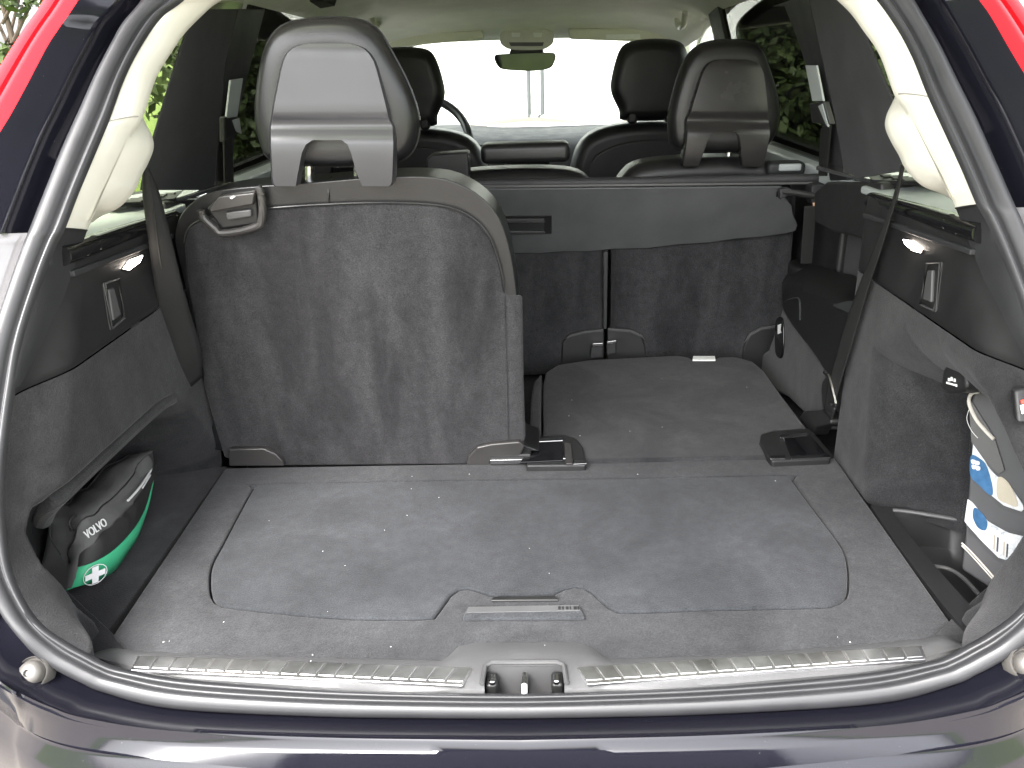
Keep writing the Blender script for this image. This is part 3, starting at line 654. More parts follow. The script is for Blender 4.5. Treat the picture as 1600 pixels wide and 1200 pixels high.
box('hinge_block', tuple(P(798, 714, Y=.487)), (.075, .03, .025), 'rubber_black', rs, .003)
prism('hinge_bar', PL([(766,719),(884,716),(884,723),(766,726)], Y=.468), (0, .01, 0), 'steel', rs, .001)
# release handle
rh = tube('release_handle', resample(PL([(314,328),(318,340),(336,357),(345,364),(375,361),(402,353),(408,346),(410,325),(407,300),(402,292)], pl=plo(.016)), 44, False), .0062, 'plastic_bronze', rs, 10)
prism('handle_cup', PL([(322,326),(345,304),(400,296),(404,350),(347,359)], pl=plo(.010)), (0, .02, 0), 'rubber_black', rh, .004)
prism('handle_lever', PL([(327,327),(341,307),(398,301),(395,320),(330,332)], pl=plo(.024)), (0, .014, 0), 'plastic_bronze', rh, .005, 4)
prism('handle_grip', PL([(351,332),(392,327),(393,339),(355,345)], pl=plo(.018)), (0, .01, 0), 'plastic_grey', rh, .003)
prism('handle_mark', PL([(358.5,309),(364,306),(368,307),(362,311)], pl=plo(.0243)), (0, .001, 0), 'white_print', rh, 0)
ho = P(520, 291, Y=.462); head_restraint(rs, ho, 1, 1)
prism('seat_base', [Vector((-.53, .50, -.06)), Vector((-.02, .50, -.06)), Vector((-.02, .95, -.06)), Vector((-.53, .95, -.06))], (0, 0, .16), 'leather_black', rs, .03, 4)

# ---- folded seat of the third row
fs = thing('folded_seat', 'folded-flat third-row seat with grey carpeted back lying level with the load floor', 'seat', (.28, .72, -.09))
of = [(850,722),(848,600),(852,580),(870,569),(920,561),(1000,557),(1058,554),(1078,557),(1085,562),(1112,562),(1120,557),(1150,556),(1178,564),(1195,578),(1225,620),(1262,668),(1288,712)]
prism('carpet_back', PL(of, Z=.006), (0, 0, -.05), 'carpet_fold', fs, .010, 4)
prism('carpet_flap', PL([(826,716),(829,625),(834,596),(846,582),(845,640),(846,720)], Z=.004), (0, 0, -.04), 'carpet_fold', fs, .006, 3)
prism('seat_body', [Vector((.02, .50, -.055)), Vector((.55, .50, -.055)), Vector((.53, .98, -.055)), Vector((.05, .98, -.055))], (0, 0, -.03), 'leather_black', fs, .01)
prism('pull_loop', PL([(1083,556),(1117,556),(1118,562),(1082,562)], Z=.012), (0, 0, -.004), 'white_tag', fs, .001)
h1 = prism('hinge_cover', PL([(836,682),(880,678),(900,684),(911,697),(916,726),(822,727),(830,700)], Z=.012), (0, 0, -.02), 'plastic_dark', fs, .004)
prism('hinge_lid', PL([(838,690),(879,688),(880,719),(812,722)], Z=.0150), (0, 0, -.004), 'black_gloss', h1, .001)
prism('hinge_bar', PL([(838,685),(880,683),(880,688),(838,690)], Z=.016), (0, 0, -.003), 'steel', h1, .0006)
prism('hinge_bar', PL([(882,692),(892,692),(895,724),(884,724)], Z=.016), (0, 0, -.004), 'plastic_bronze', h1, .001)
prism('hinge_bar', PL([(896,719),(916,718),(917,724),(896,725)], Z=.014), (0, 0, -.003), 'steel', h1, .0006)
h2 = prism('hinge_cover', PL([(1187,690),(1189,678),(1204,673),(1262,668),(1272,675),(1300,708),(1298,716),(1206,720),(1195,706)], Z=.012), (0, 0, -.02), 'plastic_dark', fs, .004)
prism('hinge_lid', PL([(1224,684),(1266,679),(1292,709),(1236,712)], Z=.0150), (0, 0, -.004), 'black_gloss', h2, .001)
prism('hinge_bar', PL([(1219,679),(1261,676),(1261,681),(1219,684)], Z=.016), (0, 0, -.003), 'steel', h2, .0006)
prism('hinge_bar', PL([(1204,712),(1226,711),(1227,716),(1204,717)], Z=.014), (0, 0, -.003), 'steel', h2, .0006)
prism('hinge_bar', PL([(1235,713),(1296,710),(1298,714),(1236,717)], Z=.014), (0, 0, -.003), 'steel', h2, .0006)

# ---- second row
YB = 1.06
def second_seat(name, label, x0, x1, ztop, head=None, dark=False):
    t = thing(name, label, 'seat', ((x0+x1)/2, 1.2, -.1), 'second-row seats')
    prism('carpet_back', [Vector((x0+.006, YB, -.06)), Vector((x1-.006, YB, -.06)), Vector((x1-.006, YB+.03, .37)), Vector((x0+.006, YB+.03, .37))], (0, .03, 0), 'carpet_dark', t, .012, 4)
    w_ = x1-x0; c = (x0+x1)/2
    o = [Vector((x0, YB+.035, -.05)), Vector((x1, YB+.035, -.05)), Vector((x1, YB+.035, ztop-.10)), Vector((x1-.03, YB+.035, ztop-.04)), Vector((x1-.08, YB+.035, ztop-.008)), Vector((c, YB+.035, ztop)), Vector((x0+.08, YB+.035, ztop-.008)), Vector((x0+.03, YB+.035, ztop-.04)), Vector((x0, YB+.035, ztop-.10))]
    prism('backrest', o[:2]+resample(o[2:], 30), (0, .13, 0), 'leather_black', t, .035, 6, 50)
    prism('seat_base', [Vector((x0, 1.22, -.08)), Vector((x1, 1.22, -.08)), Vector((x1, 1.65, -.08)), Vector((x0, 1.65, -.08))], (0, 0, .16), 'leather_black', t, .04, 4)
    if head: head_restraint(t, head, 1.0, 1.13, 0, 'leather_black', 'plastic_dark2')
    return t
plastic('plastic_dark2', (.022, .021, .021), .25, gs=0)
xg = P(950, 450, Y=YB).x
s2r = second_seat('second_row_seat', 'black leather second-row seat in front of the folded seat, raised head restraint with arch cut-out', xg+.004, .64, .452, tuple(P(1113, 262, Y=1.13)))
xg0 = P(667, 280, Y=1.1).x-.02
s2m = second_seat('second_row_seat', 'narrow middle seat of second row with its head restraint folded down', xg0+.004, xg-.004, .438)
hrb = P(820, 249, Y=1.14); xa, xb = P(752, 240, Y=1.14).x, P(890, 240, Y=1.14).x
box('head_restraint', ((xa+xb)/2, 1.15, hrb.z+.016), (xb-xa, .08, .045), 'leather_black', s2m, .014)
xa, xb = P(667, 260, Y=1.08).x, P(733, 260, Y=1.08).x; zt = P(700, 238, Y=1.08).z
prism('belt_guide', [Vector((xa, 1.075, zt-.06)), Vector((xb, 1.075, zt-.06)), Vector((xb, 1.075, zt)), Vector((xa+.012, 1.075, zt-.004)), Vector((xa, 1.075, zt-.014))], (0, .06, 0), 'plastic_dark', s2m, .006)
s2l = second_seat('second_row_seat', 'black leather second-row seat hidden behind the upright third-row seat', -.62, xg0-.004, .452, (-.40, 1.13, .427))
def hinge(t, q):
    o = prism('hinge_cover', PL(q, Y=YB-.006), (0, .01, 0), 'plastic_dark', t, .003)
    return o
h = hinge(s2m, [(877,575),(879,535),(890,525),(915,519),(944,516),(944,575)])
prism('hinge_edge', PL([(882,530),(892,523),(915,517.5),(943,514.5),(943,517),(915,520),(893,526)], Y=YB-.008), (0, .006, 0), 'plastic_grey', h, .0008)
prism('latch_block', PL([(924,540),(942,538),(942,560),(922,561)], Y=YB-.022), (0, .02, 0), 'plastic_charcoal', h, .003)
prism('latch_pin', PL([(926,537),(942,536),(942,541),(925,543)], Y=YB-.024), (0, .01, 0), 'steel', h, .001)
h = hinge(s2r, [(949,575),(949,515),(985,518),(1002,525),(1008,540),(1009,575)])
prism('hinge_edge', PL([(950,513),(985,515.5),(1002,522.5),(1008,532),(1004,528),(985,519),(950,516)], Y=YB-.008), (0, .006, 0), 'plastic_grey', h, .0008)
prism('latch_block', PL([(948,538),(963,535),(963,552),(948,556)], Y=YB-.022), (0, .02, 0), 'plastic_charcoal', h, .003)
prism('latch_pin', PL([(949,534),(963,532),(963,537),(949,539)], Y=YB-.024), (0, .01, 0), 'steel', h, .001)
h = hinge(s2r, [(1158,575),(1163,540),(1172,524),(1190,514),(1222,510),(1222,575)])
prism('hinge_edge', PL([(1163,537),(1172,521),(1190,511.5),(1222,508),(1222,511),(1190,515),(1174,524)], Y=YB-.008), (0, .006, 0), 'plastic_grey', h, .0008)
prism('edge_strip', PL([(943,394),(950,394),(948,514),(943,514)], Y=YB-.002), (0, .02, 0), 'plastic_charcoal', s2m, .001)
# outer seat's release lever
zz = P(1225, 262, Y=1.1)
rl = box('release_lever', (zz.x, 1.10, zz.z), (.085, .05, .03), 'plastic_charcoal', s2r, .010)
box('lever_plate', (zz.x+.006, 1.075, zz.z+.004), (.05, .01, .016), 'ledge', rl, .004)

# ---- front seats
def front_seat(label, x, inner):
    t = thing('front_seat', label, 'seat', (x, 2.1, -.1), 'front seats')
    Yf = 1.95
    zt = .708; zb = .47
    o = [Vector((x+dx, Yf, z)) for dx, z in [(-.085, zb), (-.10, zb+.03), (-.128, zb+.09), (-.125, zb+.14), (-.105, zt-.03), (-.075, zt-.004), (0, zt+.004), (.075, zt-.004), (.105, zt-.03), (.125, zb+.14), (.128, zb+.09), (.10, zb+.03), (.085, zb)]]
    hr = pillow('head_restraint', o, (0, -1, 0), [(.6, .03), (.3, .03), (.12, .027), (.03, .012), (0, 0), (.03, -.03), (.12, -.05), (.5, -.06)], 'leather_black', t)
    sh = [Vector((x+dx, Yf-.028, z)) for dx, z in [(-.075, zb-.01), (-.08, zb+.05), (-.09, zb+.10), (-.08, zt-.05), (-.05, zt-.03), (.05, zt-.03), (.08, zt-.05), (.09, zb+.10), (.08, zb+.05), (.075, zb-.01), (.045, zb-.01), (.04, zb+.035), (-.04, zb+.035), (-.045, zb-.01)]]
    prism('back_shell', sh, (0, .03, 0), 'leather_black', hr, .01, 4)
    o = [Vector((x+dx, Yf, z)) for dx, z in [(-.26, -.05), (.26, -.05), (.27, .2), (.25, .34), (.21, .415), (.13, .45), (0, .462), (-.13, .45), (-.21, .415), (-.25, .34), (-.27, .2)]]
    prism('backrest', o[:2]+resample(o[2:], 30), (0, .14, 0), 'leather_black', t, .04, 6, 50)
    prism('back_panel', [p*1 for p in resample([Vector((x+dx, Yf-.004, z)) for dx, z in [(-.2, .0), (.2, .0), (.21, .25), (.17, .37), (0, .41), (-.17, .37), (-.21, .25)]], 40, True)], (0, .02, 0), 'plastic_dark', t, .01)
front_seat("driver's black leather front seat by the steering wheel", P(633, 150, Y=1.95).x, 1)
front_seat('black leather front passenger seat, clear of the steering wheel', P(1017, 150, Y=1.95).x, -1)

# ================================================================== CARGO COVER
cc = thing('cargo_cover', 'retracted grey vinyl cargo cover with stiff pull flap behind the second-row seats', 'cargo cover', (.05, .97, .27))
top_l, top_r = P(745, 297, Y=.985), P(1224, 291, Y=.985)
def flap(px, py):  # flap plane leans out toward the tailgate as it drops
    return P(px, py, pl=(0, 1, .55, .985+.55*.41))
fo = [(1222,292),(1214,300),(1213,309),(1228,311),(1237,322),(1239,335),(1246,352),(1243,361),(1228,365),(1190,370),(1150,373),(1110,379),(1060,382),(1010,388),(960,389),(920,393),(880,393),(840,396),(760,396),(560,392),(420,385),(420,305),(745,296),(1000,294)]
f3 = [flap(a, b) for a, b in fo]
prism('pull_flap', f3, (0, .004, .003), 'cover_vinyl', cc, .0015, 2)
path = [Vector((-.60, 1.0, .425)), P(760, 287, Y=.995), P(1000, 284, Y=.995), P(1285, 279, Y=.995)]
tube('cassette', resample(path, 24, False, False), .011, 'plastic_charcoal', cc, 12)
prism('cassette_lip', [P(740, 290, Y=.983), P(1270, 284.5, Y=.983), P(1270, 288, Y=.983), P(740, 294, Y=.983)], (0, .006, 0), 'plastic_grey', cc, .001)
e = prism('end_bracket', PL([(1268,290),(1291,287),(1291,315),(1285,322),(1272,322),(1268,312)], Y=.955), (0, .05, 0), 'plastic_charcoal', cc, .004)
tube('roller_pin', PL([(1222,300),(1245,302),(1272,306)], Y=.95), .007, 'plastic_dark', e, 10)
prism('roller_cap', PL([(1218,296),(1232,294),(1246,300),(1246,306),(1232,306),(1219,313)], Y=.945), (0, .02, 0), 'plastic_charcoal', e, .003)
prism('care_tag', PL([(1270,317),(1283,316),(1283,323),(1270,324)], Y=.95), (0, .001, 0), 'orange_tag', e, 0)
prism('screw', PL([(1281,301),(1285,301),(1285,306),(1281,306)], Y=.952), (0, .002, 0), 'steel', e, .001)
h = prism('pull_handle', [flap(a, b)+Vector((0, -.003, -.0)) for a, b in [(770,337),(862,336),(862,365),(770,366)]], (0, .004, 0), 'plastic_dark', cc, .002)
for a, b in ((341, 347), (360, 364)):
    prism('handle_bar', [flap(*q)+Vector((0, -.012, 0)) for q in [(774,a),(850,a-.5),(852,b-.5),(774,b)]], (0, .012, 0), 'plastic_grey', h, .0015)
prism('handle_grip', [flap(*q)+Vector((0, -.006, 0)) for q in [(774,347),(850,346.5),(850,359.5),(774,360)]], (0, .006, 0), 'plastic_charcoal', h, .0015)

# ================================================================== WHEEL-ARCH TRIM WITH ARMREST
wa = thing('armrest_console', 'black moulded armrest on grey carpeted wheel arch beside the folded seat', 'armrest', (.60, .75, -.08))
pw = [(1176,600),(1180,563),(1190,552),(1200,545),(1216,500),(1224,470),(1262,500),(1310,560),(1330,600),(1312,640),(1298,668),(1280,672),(1230,622)]
prism('arch_carpet', [P(a, b, X=.578) for a, b in pw], (.09, 0, 0), 'carpet_fold', wa, .012, 4)
pa = [(1222,466),(1230,454),(1262,458),(1300,471),(1342,487),(1338,530),(1322,575),(1310,592),(1300,594),(1272,552),(1240,510),(1224,484)]
fa = resample(PL(pa, X=.572), 48, True)
bk = resample(PL([(1222,440),(1232,418),(1264,412),(1306,424),(1350,440)], X=.655)+[p+Vector((.085, 0, 0)) for p in PL(pa[5:], X=.572)], 48, True)
n = 48; mdl = [p.lerp(q, .3)+Vector((0, 0, .006)) for p, q in zip(fa, bk)]
obj('armrest', fa+mdl+bk, [tuple(range(n))]+[tuple(range(3*n-1, 2*n-1, -1))]+gridfaces(3, n, True), 'leather_black', wa, .012, 5, 50)
tube('armrest_seam', resample(PL([(1227,470),(1247,466),(1250,480),(1250,500)], X=.5715), 20), .0022, 'plastic_charcoal', wa, 6)
prism('cup_holder', resample(PL([(1300,478),(1310,473),(1335,470),(1335,486),(1328,490)], X=.568), 30, True), (.01, 0, 0), 'plastic_charcoal', wa, .003)
cup = [P(1254, 420, X=.648)+Vector((.030*math.cos(t*math.pi/14), .05*math.sin(t*math.pi/14), 0)) for t in range(28)]
prism('armrest_cap', [p-Vector((0, 0, .02)) for p in cup], (0, 0, .032), 'plastic_dark', wa, .008, 4)
bt = prism('fold_button', resample(PL([(1211,505),(1218,495),(1223,505),(1223,545),(1219,560),(1211,550)], X=.5745), 24, True), (.01, 0, 0), 'black_gloss', wa, .002)
prism('button_mark', PL([(1215,508),(1220,506),(1219,516),(1221,520),(1215,522)], X=.574), (.001, 0, 0), 'white_print', bt, 0)

# ================================================================== SEAT BELTS
def ribbon(name, L_, R_, mat, parent=None, n=30, bulge=.006, **kw):
    a, b = resample(L_, n), resample(R_, n); rows = []
    for t in [0, .15, .35, .5, .65, .85, 1]: rows.append([p.lerp(q, t)+Vector((0, -bulge*math.sin(t*math.pi)*(1+.6*math.sin(i*.35)), 0)) for i, (p, q) in enumerate(zip(a, b))])
    return loft(name, rows, mat, parent, ang=80, solid=.0015)
bl = thing('seat_belt', 'slack black seat belt hanging from the cream pillar beside the upright rear seat', 'seat belt', (-.57, .38, 0), 'third-row seat belts')
Lb = [(224,262,.34),(222,300,.34),(228,350,.35),(236,410,.36),(245,470,.37),(256,525,.39),(275,580,.41),(292,610,.43)]
Rb = [(233,262,.34),(249,300,.35),(262,350,.36),(274,400,.37),(286,450,.38),(301,500,.40),(314,545,.42),(316,590,.44)]
ribbon('webbing', [P(x, y, Y=d) for x, y, d in Lb], [P(x, y, Y=d) for x, y, d in Rb], 'webbing', bl)
tube('fold_edge', resample([P(x, y, Y=d-.006) for x, y, d in [(236,275,.345),(240,320,.348),(246,370,.352),(253,420,.36)]], 20), .0016, 'webbing', bl, 6)
br_ = thing('seat_belt', 'taut black seat belt with metal tongue running down beside the wheel arch armrest', 'seat belt', (.56, .52, 0), 'third-row seat belts')
Lb = [(1409,258),(1404,280),(1396,310),(1388,332),(1378,360),(1360,405),(1342,450),(1322,505),(1306,560),(1295,600),(1288,640)]
Rb = [(1412,258),(1408,280),(1401,312),(1394,334),(1386,362),(1372,407),(1357,452),(1340,510),(1324,565),(1312,605),(1302,645)]
ribbon('webbing', PL(Lb, X=.553), PL(Rb, X=.553), 'webbing', br_, 40, .003)
tube('stitch_edge', resample(PL([(x-1, y) for x, y in Rb[4:]], X=.5525), 24), .0009, 'plastic_grey', br_, 6)
tube('tongue', resample(PL([(1289,582),(1296,590),(1304,620),(1306,632),(1298,630)], X=.55), 16), .004, 'steel', br_, 8)
prism('tongue_plate', PL([(1283,600),(1290,588),(1299,600),(1303,640),(1298,655),(1284,635)], X=.552), (.005, 0, 0), 'plastic_dark', br_, .002)
prism('anchor_cover', PL([(1248,652),(1254,643),(1282,640),(1297,655),(1297,663),(1275,668),(1270,680)], X=.553), (.03, 0, 0), 'rubber_black', br_, .004)
# second-row belts at the door pillars
for s, q in ((-1, dict(slot=[(361,125),(380,122),(371,182),(354,186)], g=[(352,182),(372,180),(376,205),(352,222)], b=[(351,218),(363,215),(366,290),(352,290)])),
             (1, dict(slot=[(1258,102),(1275,102),(1286,158),(1269,158)], g=[(1264,162),(1286,158),(1296,195),(1268,192)], b=[(1282,200),(1297,196),(1290,275),(1278,275)]))):
    pl_ = (s, 0, .30, .600+.30*.46)
    t = thing('seat_belt', 'second-row seat belt at the door pillar, ' + ('by the upright rear seat' if s < 0 else 'beyond the cargo cover end'), 'seat belt', tuple(P(*q['g'][0], pl=pl_)), 'second-row seat belts')
    prism('height_slot', PL(q['slot'], pl=pl_), (s*.004, 0, 0), 'ledge', t, .001)
    prism('belt_guide', PL(q['g'], pl=pl_), (s*.012, 0, 0), 'plastic_dark', t, .003)
    prism('guide_cap', PL([(x+s*-2, y+4) for x, y in q['g']][1:3]+[(q['g'][2][0]-6, q['g'][2][1]), (q['g'][1][0]-8, q['g'][1][1]+8)], pl=(s, 0, .30, .598+.30*.46)), (s*.004, 0, 0), 'ledge', t, .001)
    if s > 0: prism('webbing', PL([(1257,322),(1276,322),(1269,412),(1251,412)], Y=.93), (0, .003, 0), 'webbing', t, .001)
    prism('webbing', PL(q['b'], pl=pl_), (s*.004, 0, 0), 'webbing', t, .001)

# ================================================================== FIRST-AID BAG
fb = thing('first_aid_bag', 'black cloth first-aid bag with green band and white cross in the side recess', 'bag', (-.65, .25, 0))
NB = 36
def wr(p, a=.004, s=30): return p + Vector((noise.noise(p*s), noise.noise(p*s+Vector((5, 1, 2))), noise.noise(p*s+Vector((9, 7, 3)))))*a
bot = resample([P(x, y, X=q) for x, y, q in [(97,924,-.645),(118,917,-.625),(150,908,-.612),(178,892,-.608),(200,862,-.612),(216,836,-.618),(230,790,-.632),(237,752,-.640)]], NB)
midl = resample([P(x, y, X=q) for x, y, q in [(106,887,-.645),(122,886,-.622),(150,876,-.604),(178,858,-.598),(203,832,-.603),(217,812,-.612),(229,785,-.626),(237,750,-.638)]], NB)
topf = resample([P(x, y, X=q) for x, y, q in [(108,880,-.650),(114,845,-.628),(122,822,-.618),(150,800,-.612),(178,780,-.616),(197,757,-.622),(226,716,-.632),(232,712,-.640)]], NB)
topb = resample([P(x, y, X=q) for x, y, q in [(92,868,-.660),(78,838,-.668),(78,812,-.672),(92,796,-.672),(135,762,-.672),(165,735,-.672),(190,714,-.672),(226,708,-.665)]], NB)
back = [Vector((-.70, p.y, .01)) for p in topb]
def bowed(a, b, c, h): return [p.lerp(q, c)+Vector((h, 0, h*.5)) for p, q in zip(a, b)]
rows = [bot, midl, bowed(midl, topf, .4, .006), bowed(midl, topf, .8, .005), topf, bowed(topf, topb, .12, .006), bowed(topf, topb, .3, .010), bowed(topf, topb, .5, .012), bowed(topf, topb, .75, .008), topb, back]
bs = [[wr(p, .0065) for p in r] for r in rows]
rows[0] = bot
V = [p for r in [[p+Vector((-.003, 0, 0)) for p in bot], [p+Vector((-.003, 0, 0)) for p in midl]]+bs[2:] for p in r]; nr = len(rows); F = gridfaces(nr, NB)
F += [tuple(i*NB for i in range(nr)), tuple(i*NB+NB-1 for i in range(nr))]
body = obj('bag_body', V, F, 'bag_cloth', fb, ang=70)
tube('seam', [wr(p, .0065)+Vector((.0006, 0, .0006)) for p in topf], .0012, 'bag_black', body, 6)
tube('seam', [wr(p, .0065)+Vector((.0006, 0, .001)) for p in topb], .0012, 'bag_black', body, 6)
loft('black_band', [[p+Vector((.0015, 0, .001)) for p in midl], [p+Vector((.004, 0, .0015)) for p in [wr(p, .0065) for p in rows[2]]], [p.lerp(q, .35)+Vector((.004, 0, .001)) for p, q in zip(bs[2], bs[3])]], 'bag_black', body, ang=80)
gb = loft('green_band', [[p+Vector((.0015, 0, 0)) for p in bot], [p.lerp(q, .5)+Vector((.004, 0, 0)) for p, q in zip(bot, midl)], [p+Vector((.0022, 0, .0)) for p in midl]], 'green_patch', fb, ang=80, solid=.001)
# cross on the near end of the band, in the band's own plane
i0 = 5; o_ = bot[i0].lerp(midl[i0], .5)+Vector((.0068, -.004, 0)); ax = (midl[i0+4]-midl[i0-4]).normalized(); ay = (midl[i0]-bot[i0]).normalized(); nz_ = ay.cross(ax) if ay.cross(ax).dot(CAM-o_) > 0 else ax.cross(ay)
nz_.normalize(); o_ += nz_*.001
hgt = (midl[i0]-bot[i0]).length
a_, c_ = hgt*.13, hgt*.40
cross = [(-c_, -a_), (-a_, -a_), (-a_, -c_), (a_, -c_), (a_, -a_), (c_, -a_), (c_, a_), (a_, a_), (a_, c_), (-a_, c_), (-a_, a_), (-c_, a_)]
prism('white_cross', [o_+ax*x+ay*y for x, y in cross], nz_*.0008, 'white_print', gb, 0)
tube('cross_ring', [o_+ax*math.cos(t*math.pi/20)*hgt*.47+ay*math.sin(t*math.pi/20)*hgt*.46 for t in range(40)], .0006, 'white_tag', gb, 6, closed=True)
# lettering on the front, zip pull and tag
o_ = P(150, 826, X=-.600); ax = (P(166, 815, X=-.600)-P(133, 838, X=-.600)); ay = Vector((-.4, 0, 1))
text('bag_lettering', 'VOLVO', .017, o_, ax, ay, 'white_print', fb)
tube('zip_tape', resample([P(x, y, X=q) for x, y, q in [(200,782,-.600),(218,762,-.606),(234,738,-.622),(237,732,-.628)]], 14), .0018, 'white_tag', fb, 8)
tube('zip_tape', resample([P(x, y, X=q) for x, y, q in [(223,762,-.607),(235,742,-.622)]], 8), .0014, 'white_tag', fb, 8)
tube('zip_pull', resample([P(x, y, X=-.628) for x, y in [(108,815),(116,806),(124,810),(122,822),(112,828)]], 20, True), .0018, 'bag_black', fb, 6, closed=True)

# ================================================================== POUCH IN THE BIN
po_ = thing('organiser_pouch', 'dark pouch with white piping and clear pockets of blue and white packets in storage bin', 'pouch', (.63, .13, -.05))
# panel facing the cabin, standing in the recess
pp = (-.86, -.5, .12, -.588-.0)
A0 = P(1506, 848, X=.640)
pp = (-.90, -.42, .10, Vector((-.90, -.42, .10)).dot(A0))
def K(x, y, o=0): q = P(x, y, pl=pp); return q + Vector(pp[:3]).normalized()*o
bd = [(1520,612),(1512,640),(1516,700),(1512,760),(1505,848),(1500,890),(1560,930),(1620,900),(1630,780),(1600,690),(1570,640),(1545,606)]
pb = prism('pouch_body', [K(*q) for q in bd], -Vector(pp[:3])*.05, 'pouch_grey', po_, .006, 3)
def patch(name, q, mat, o=.0015, par=pb): return prism(name, resample([K(*c, o) for c in q], 40, True, name == 'packet_print'), -Vector(pp[:3])*.001, mat, par, 0)
patch('packet', [(1522,690),(1530,700),(1545,730),(1556,742),(1580,760),(1600,790),(1600,800),(1570,790),(1548,772),(1518,738)], 'film_white')
patch('packet_print', [(1519,712),(1532,716),(1543,728),(1552,760),(1550,774),(1530,756),(1518,742)], 'film_blue', .0025)
for dx, dy in ((1523,721),(1529,723),(1524,729),(1530,731)):
    patch('packet_print', [(dx-3,dy-3),(dx+3,dy-2),(dx+3,dy+3),(dx-2,dy+3)], 'white_tag', .0033)
for k in range(6):
    patch('packet_stripe', [(1550+k*5,832+k*3.4),(1552+k*5,833+k*3.4),(1550.5+k*5,856+k*3),(1548.5+k*5,855+k*3)], ('white_tag', 'film_yellow', 'plastic_grey')[k % 3], .0025)
patch('packet_print', [(1562,745),(1580,758),(1592,790),(1574,786),(1560,776)], 'film_yellow', .0025)
patch('packet', [(1513,780),(1520,785),(1545,815),(1575,832),(1600,838),(1600,880),(1562,872),(1535,845),(1508,815)], 'film_white')
patch('packet_print', [(1524,793),(1534,800),(1544,815),(1541,828),(1530,824),(1522,808)], 'film_blue', .0025)
for q in ([(1519,686),(1560,738),(1610,780),(1610,806),(1570,796),(1516,744)], [(1511,776),(1545,812),(1610,834),(1610,886),(1560,876),(1506,820)]):
    patch('clear_pocket', q, 'clear_film', .0055)
patch('pouch_flap', [(1517,640),(1521,628),(1556,684),(1572,735),(1562,740),(1545,725),(1520,690)], 'bag_cloth', .003)
tube('piping', resample([K(*q, .004) for q in [(1532,612),(1522,614),(1517,624),(1520,638),(1532,660),(1556,686)]], 24), .0026, 'piping', po_, 8)
tube('piping', resample([K(*q, .003) for q in [(1505,848),(1520,862),(1540,884),(1556,902)]], 16), .0013, 'piping', po_, 6)
tube('piping', resample([K(*q, .003) for q in [(1505,852),(1519,866),(1538,887),(1554,905)]], 16), .0010, 'piping', po_, 6)
tube('loose_thread', resample([K(*q, .003) for q in [(1516,640),(1513,655),(1520,672),(1530,684)]], 16), .0004, 'white_tag', po_, 5)

# ================================================================== FRONT CABIN FITTINGS
mi = thing('rear_view_mirror', 'small rear-view mirror hanging below the overhead console at the windscreen', 'mirror', tuple(P(820, 95, Y=2.42)))
mo = resample(PL([(772,87),(790,84),(850,82),(868,84),(866,98),(858,107),(830,111),(790,109),(778,104)], Y=2.40), 40, True)
mg = prism('mirror_housing', mo, (0, .03, 0), 'black_gloss', mi, .004)
c = sum(mo, Vector())/40; prism('mirror_pane', [p.lerp(c, .06)+Vector((0, -.0012, 0)) for p in mo], (0, .001, 0), 'mirror_glass', mi, 0)
prism('mirror_stem', PL([(800,70),(845,70),(850,84),(795,85)], Y=2.415), (0, .03, 0), 'plastic_dark', mi, .004)
oc = prism('overhead_console', resample(PL([(782,68),(782,56),(792,46),(820,44),(852,46),(864,56),(864,68),(850,77),(822,79),(795,77)], Y=2.34), 40, True), (0, .08, .03), 'console')
tagit(oc, 'cream overhead console with two small reading lamps above the mirror', 'console')
for x in (806, 840): prism('reading_lamp', PL([(x-7,51),(x+7,51),(x+6,58),(x-6,58)], Y=2.336), (0, .003, 0), 'white_tag', oc, .001)
prism('console_vent', PL([(795,66),(850,66),(848,72),(798,72)], Y=2.337), (0, .003, 0), 'plastic_grey', oc, .001)
for lab, q in (("folded cream sun visor above the driver's seat", [(560,60),(620,52),(752,48),(757,62),(620,74),(560,78)]), ('folded cream sun visor with a white label above the passenger seat', [(888,46),(1000,44),(1050,47),(1060,66),(1000,66),(890,62)])):
    v = prism('sun_visor', PL(q, Y=2.33), (0, .03, .01), 'cream', None, .006, 3); tagit(v, lab, 'sun visor', 'sun visors')
    if 'white' in lab: prism('warning_label', PL([(947,54),(1000,53),(1001,61),(947,62)], Y=2.328), (0, .001, 0), 'white_print', v, 0)
for lab, q in (('cream grab handle at the headliner edge above the passenger door', (1064, 36)), ("cream grab handle at the headliner edge above the driver's door", (586, 34))):
    c = P(*q, Y=2.0); gh = tube('grab_handle', resample([c+Vector((0, -.07, .03)), c+Vector((0, -.06, .0)), c+Vector((0, 0, -.012)), c+Vector((0, .06, 0)), c+Vector((0, .07, .03))], 20), .010, 'console')
    tagit(gh, lab, 'handle', 'grab handles')
cl = prism('ceiling_lamp', PL([(482,2),(508,0),(524,10),(500,14)], Y=1.2), (0, .04, .02), 'plastic_dark'); tagit(cl, 'small dark ceiling lamp above the upright rear seat', 'lamp')
da = thing('dashboard', 'dark dashboard top below the windscreen', 'dashboard', (0, 2.85, .2))
rows = []
for i, (y, z) in enumerate([(2.55, .1), (2.55, .30), (2.57, .335), (2.65, .352), (2.9, .362), (3.15, .355)]):
    rows.append([Vector((u*.68, y+.05*u*u, z+(.02*math.exp(-((u+.55)/.25)**2) if i > 1 else 0))) for u in [-1+2*j/24 for j in range(25)]])
loft('dash_top', rows, 'plastic_charcoal', da, ang=50)
prism('display', [Vector((-.09, 2.545, .16)), Vector((.09, 2.545, .16)), Vector((.09, 2.545, .32)), Vector((-.09, 2.545, .32))], (0, .01, 0), 'black_gloss', da, .004)
swc = P(690, 222, Y=2.35)
st = thing('steering_wheel', "black steering wheel with silver spoke in front of the driver's seat", 'steering wheel', tuple(swc))
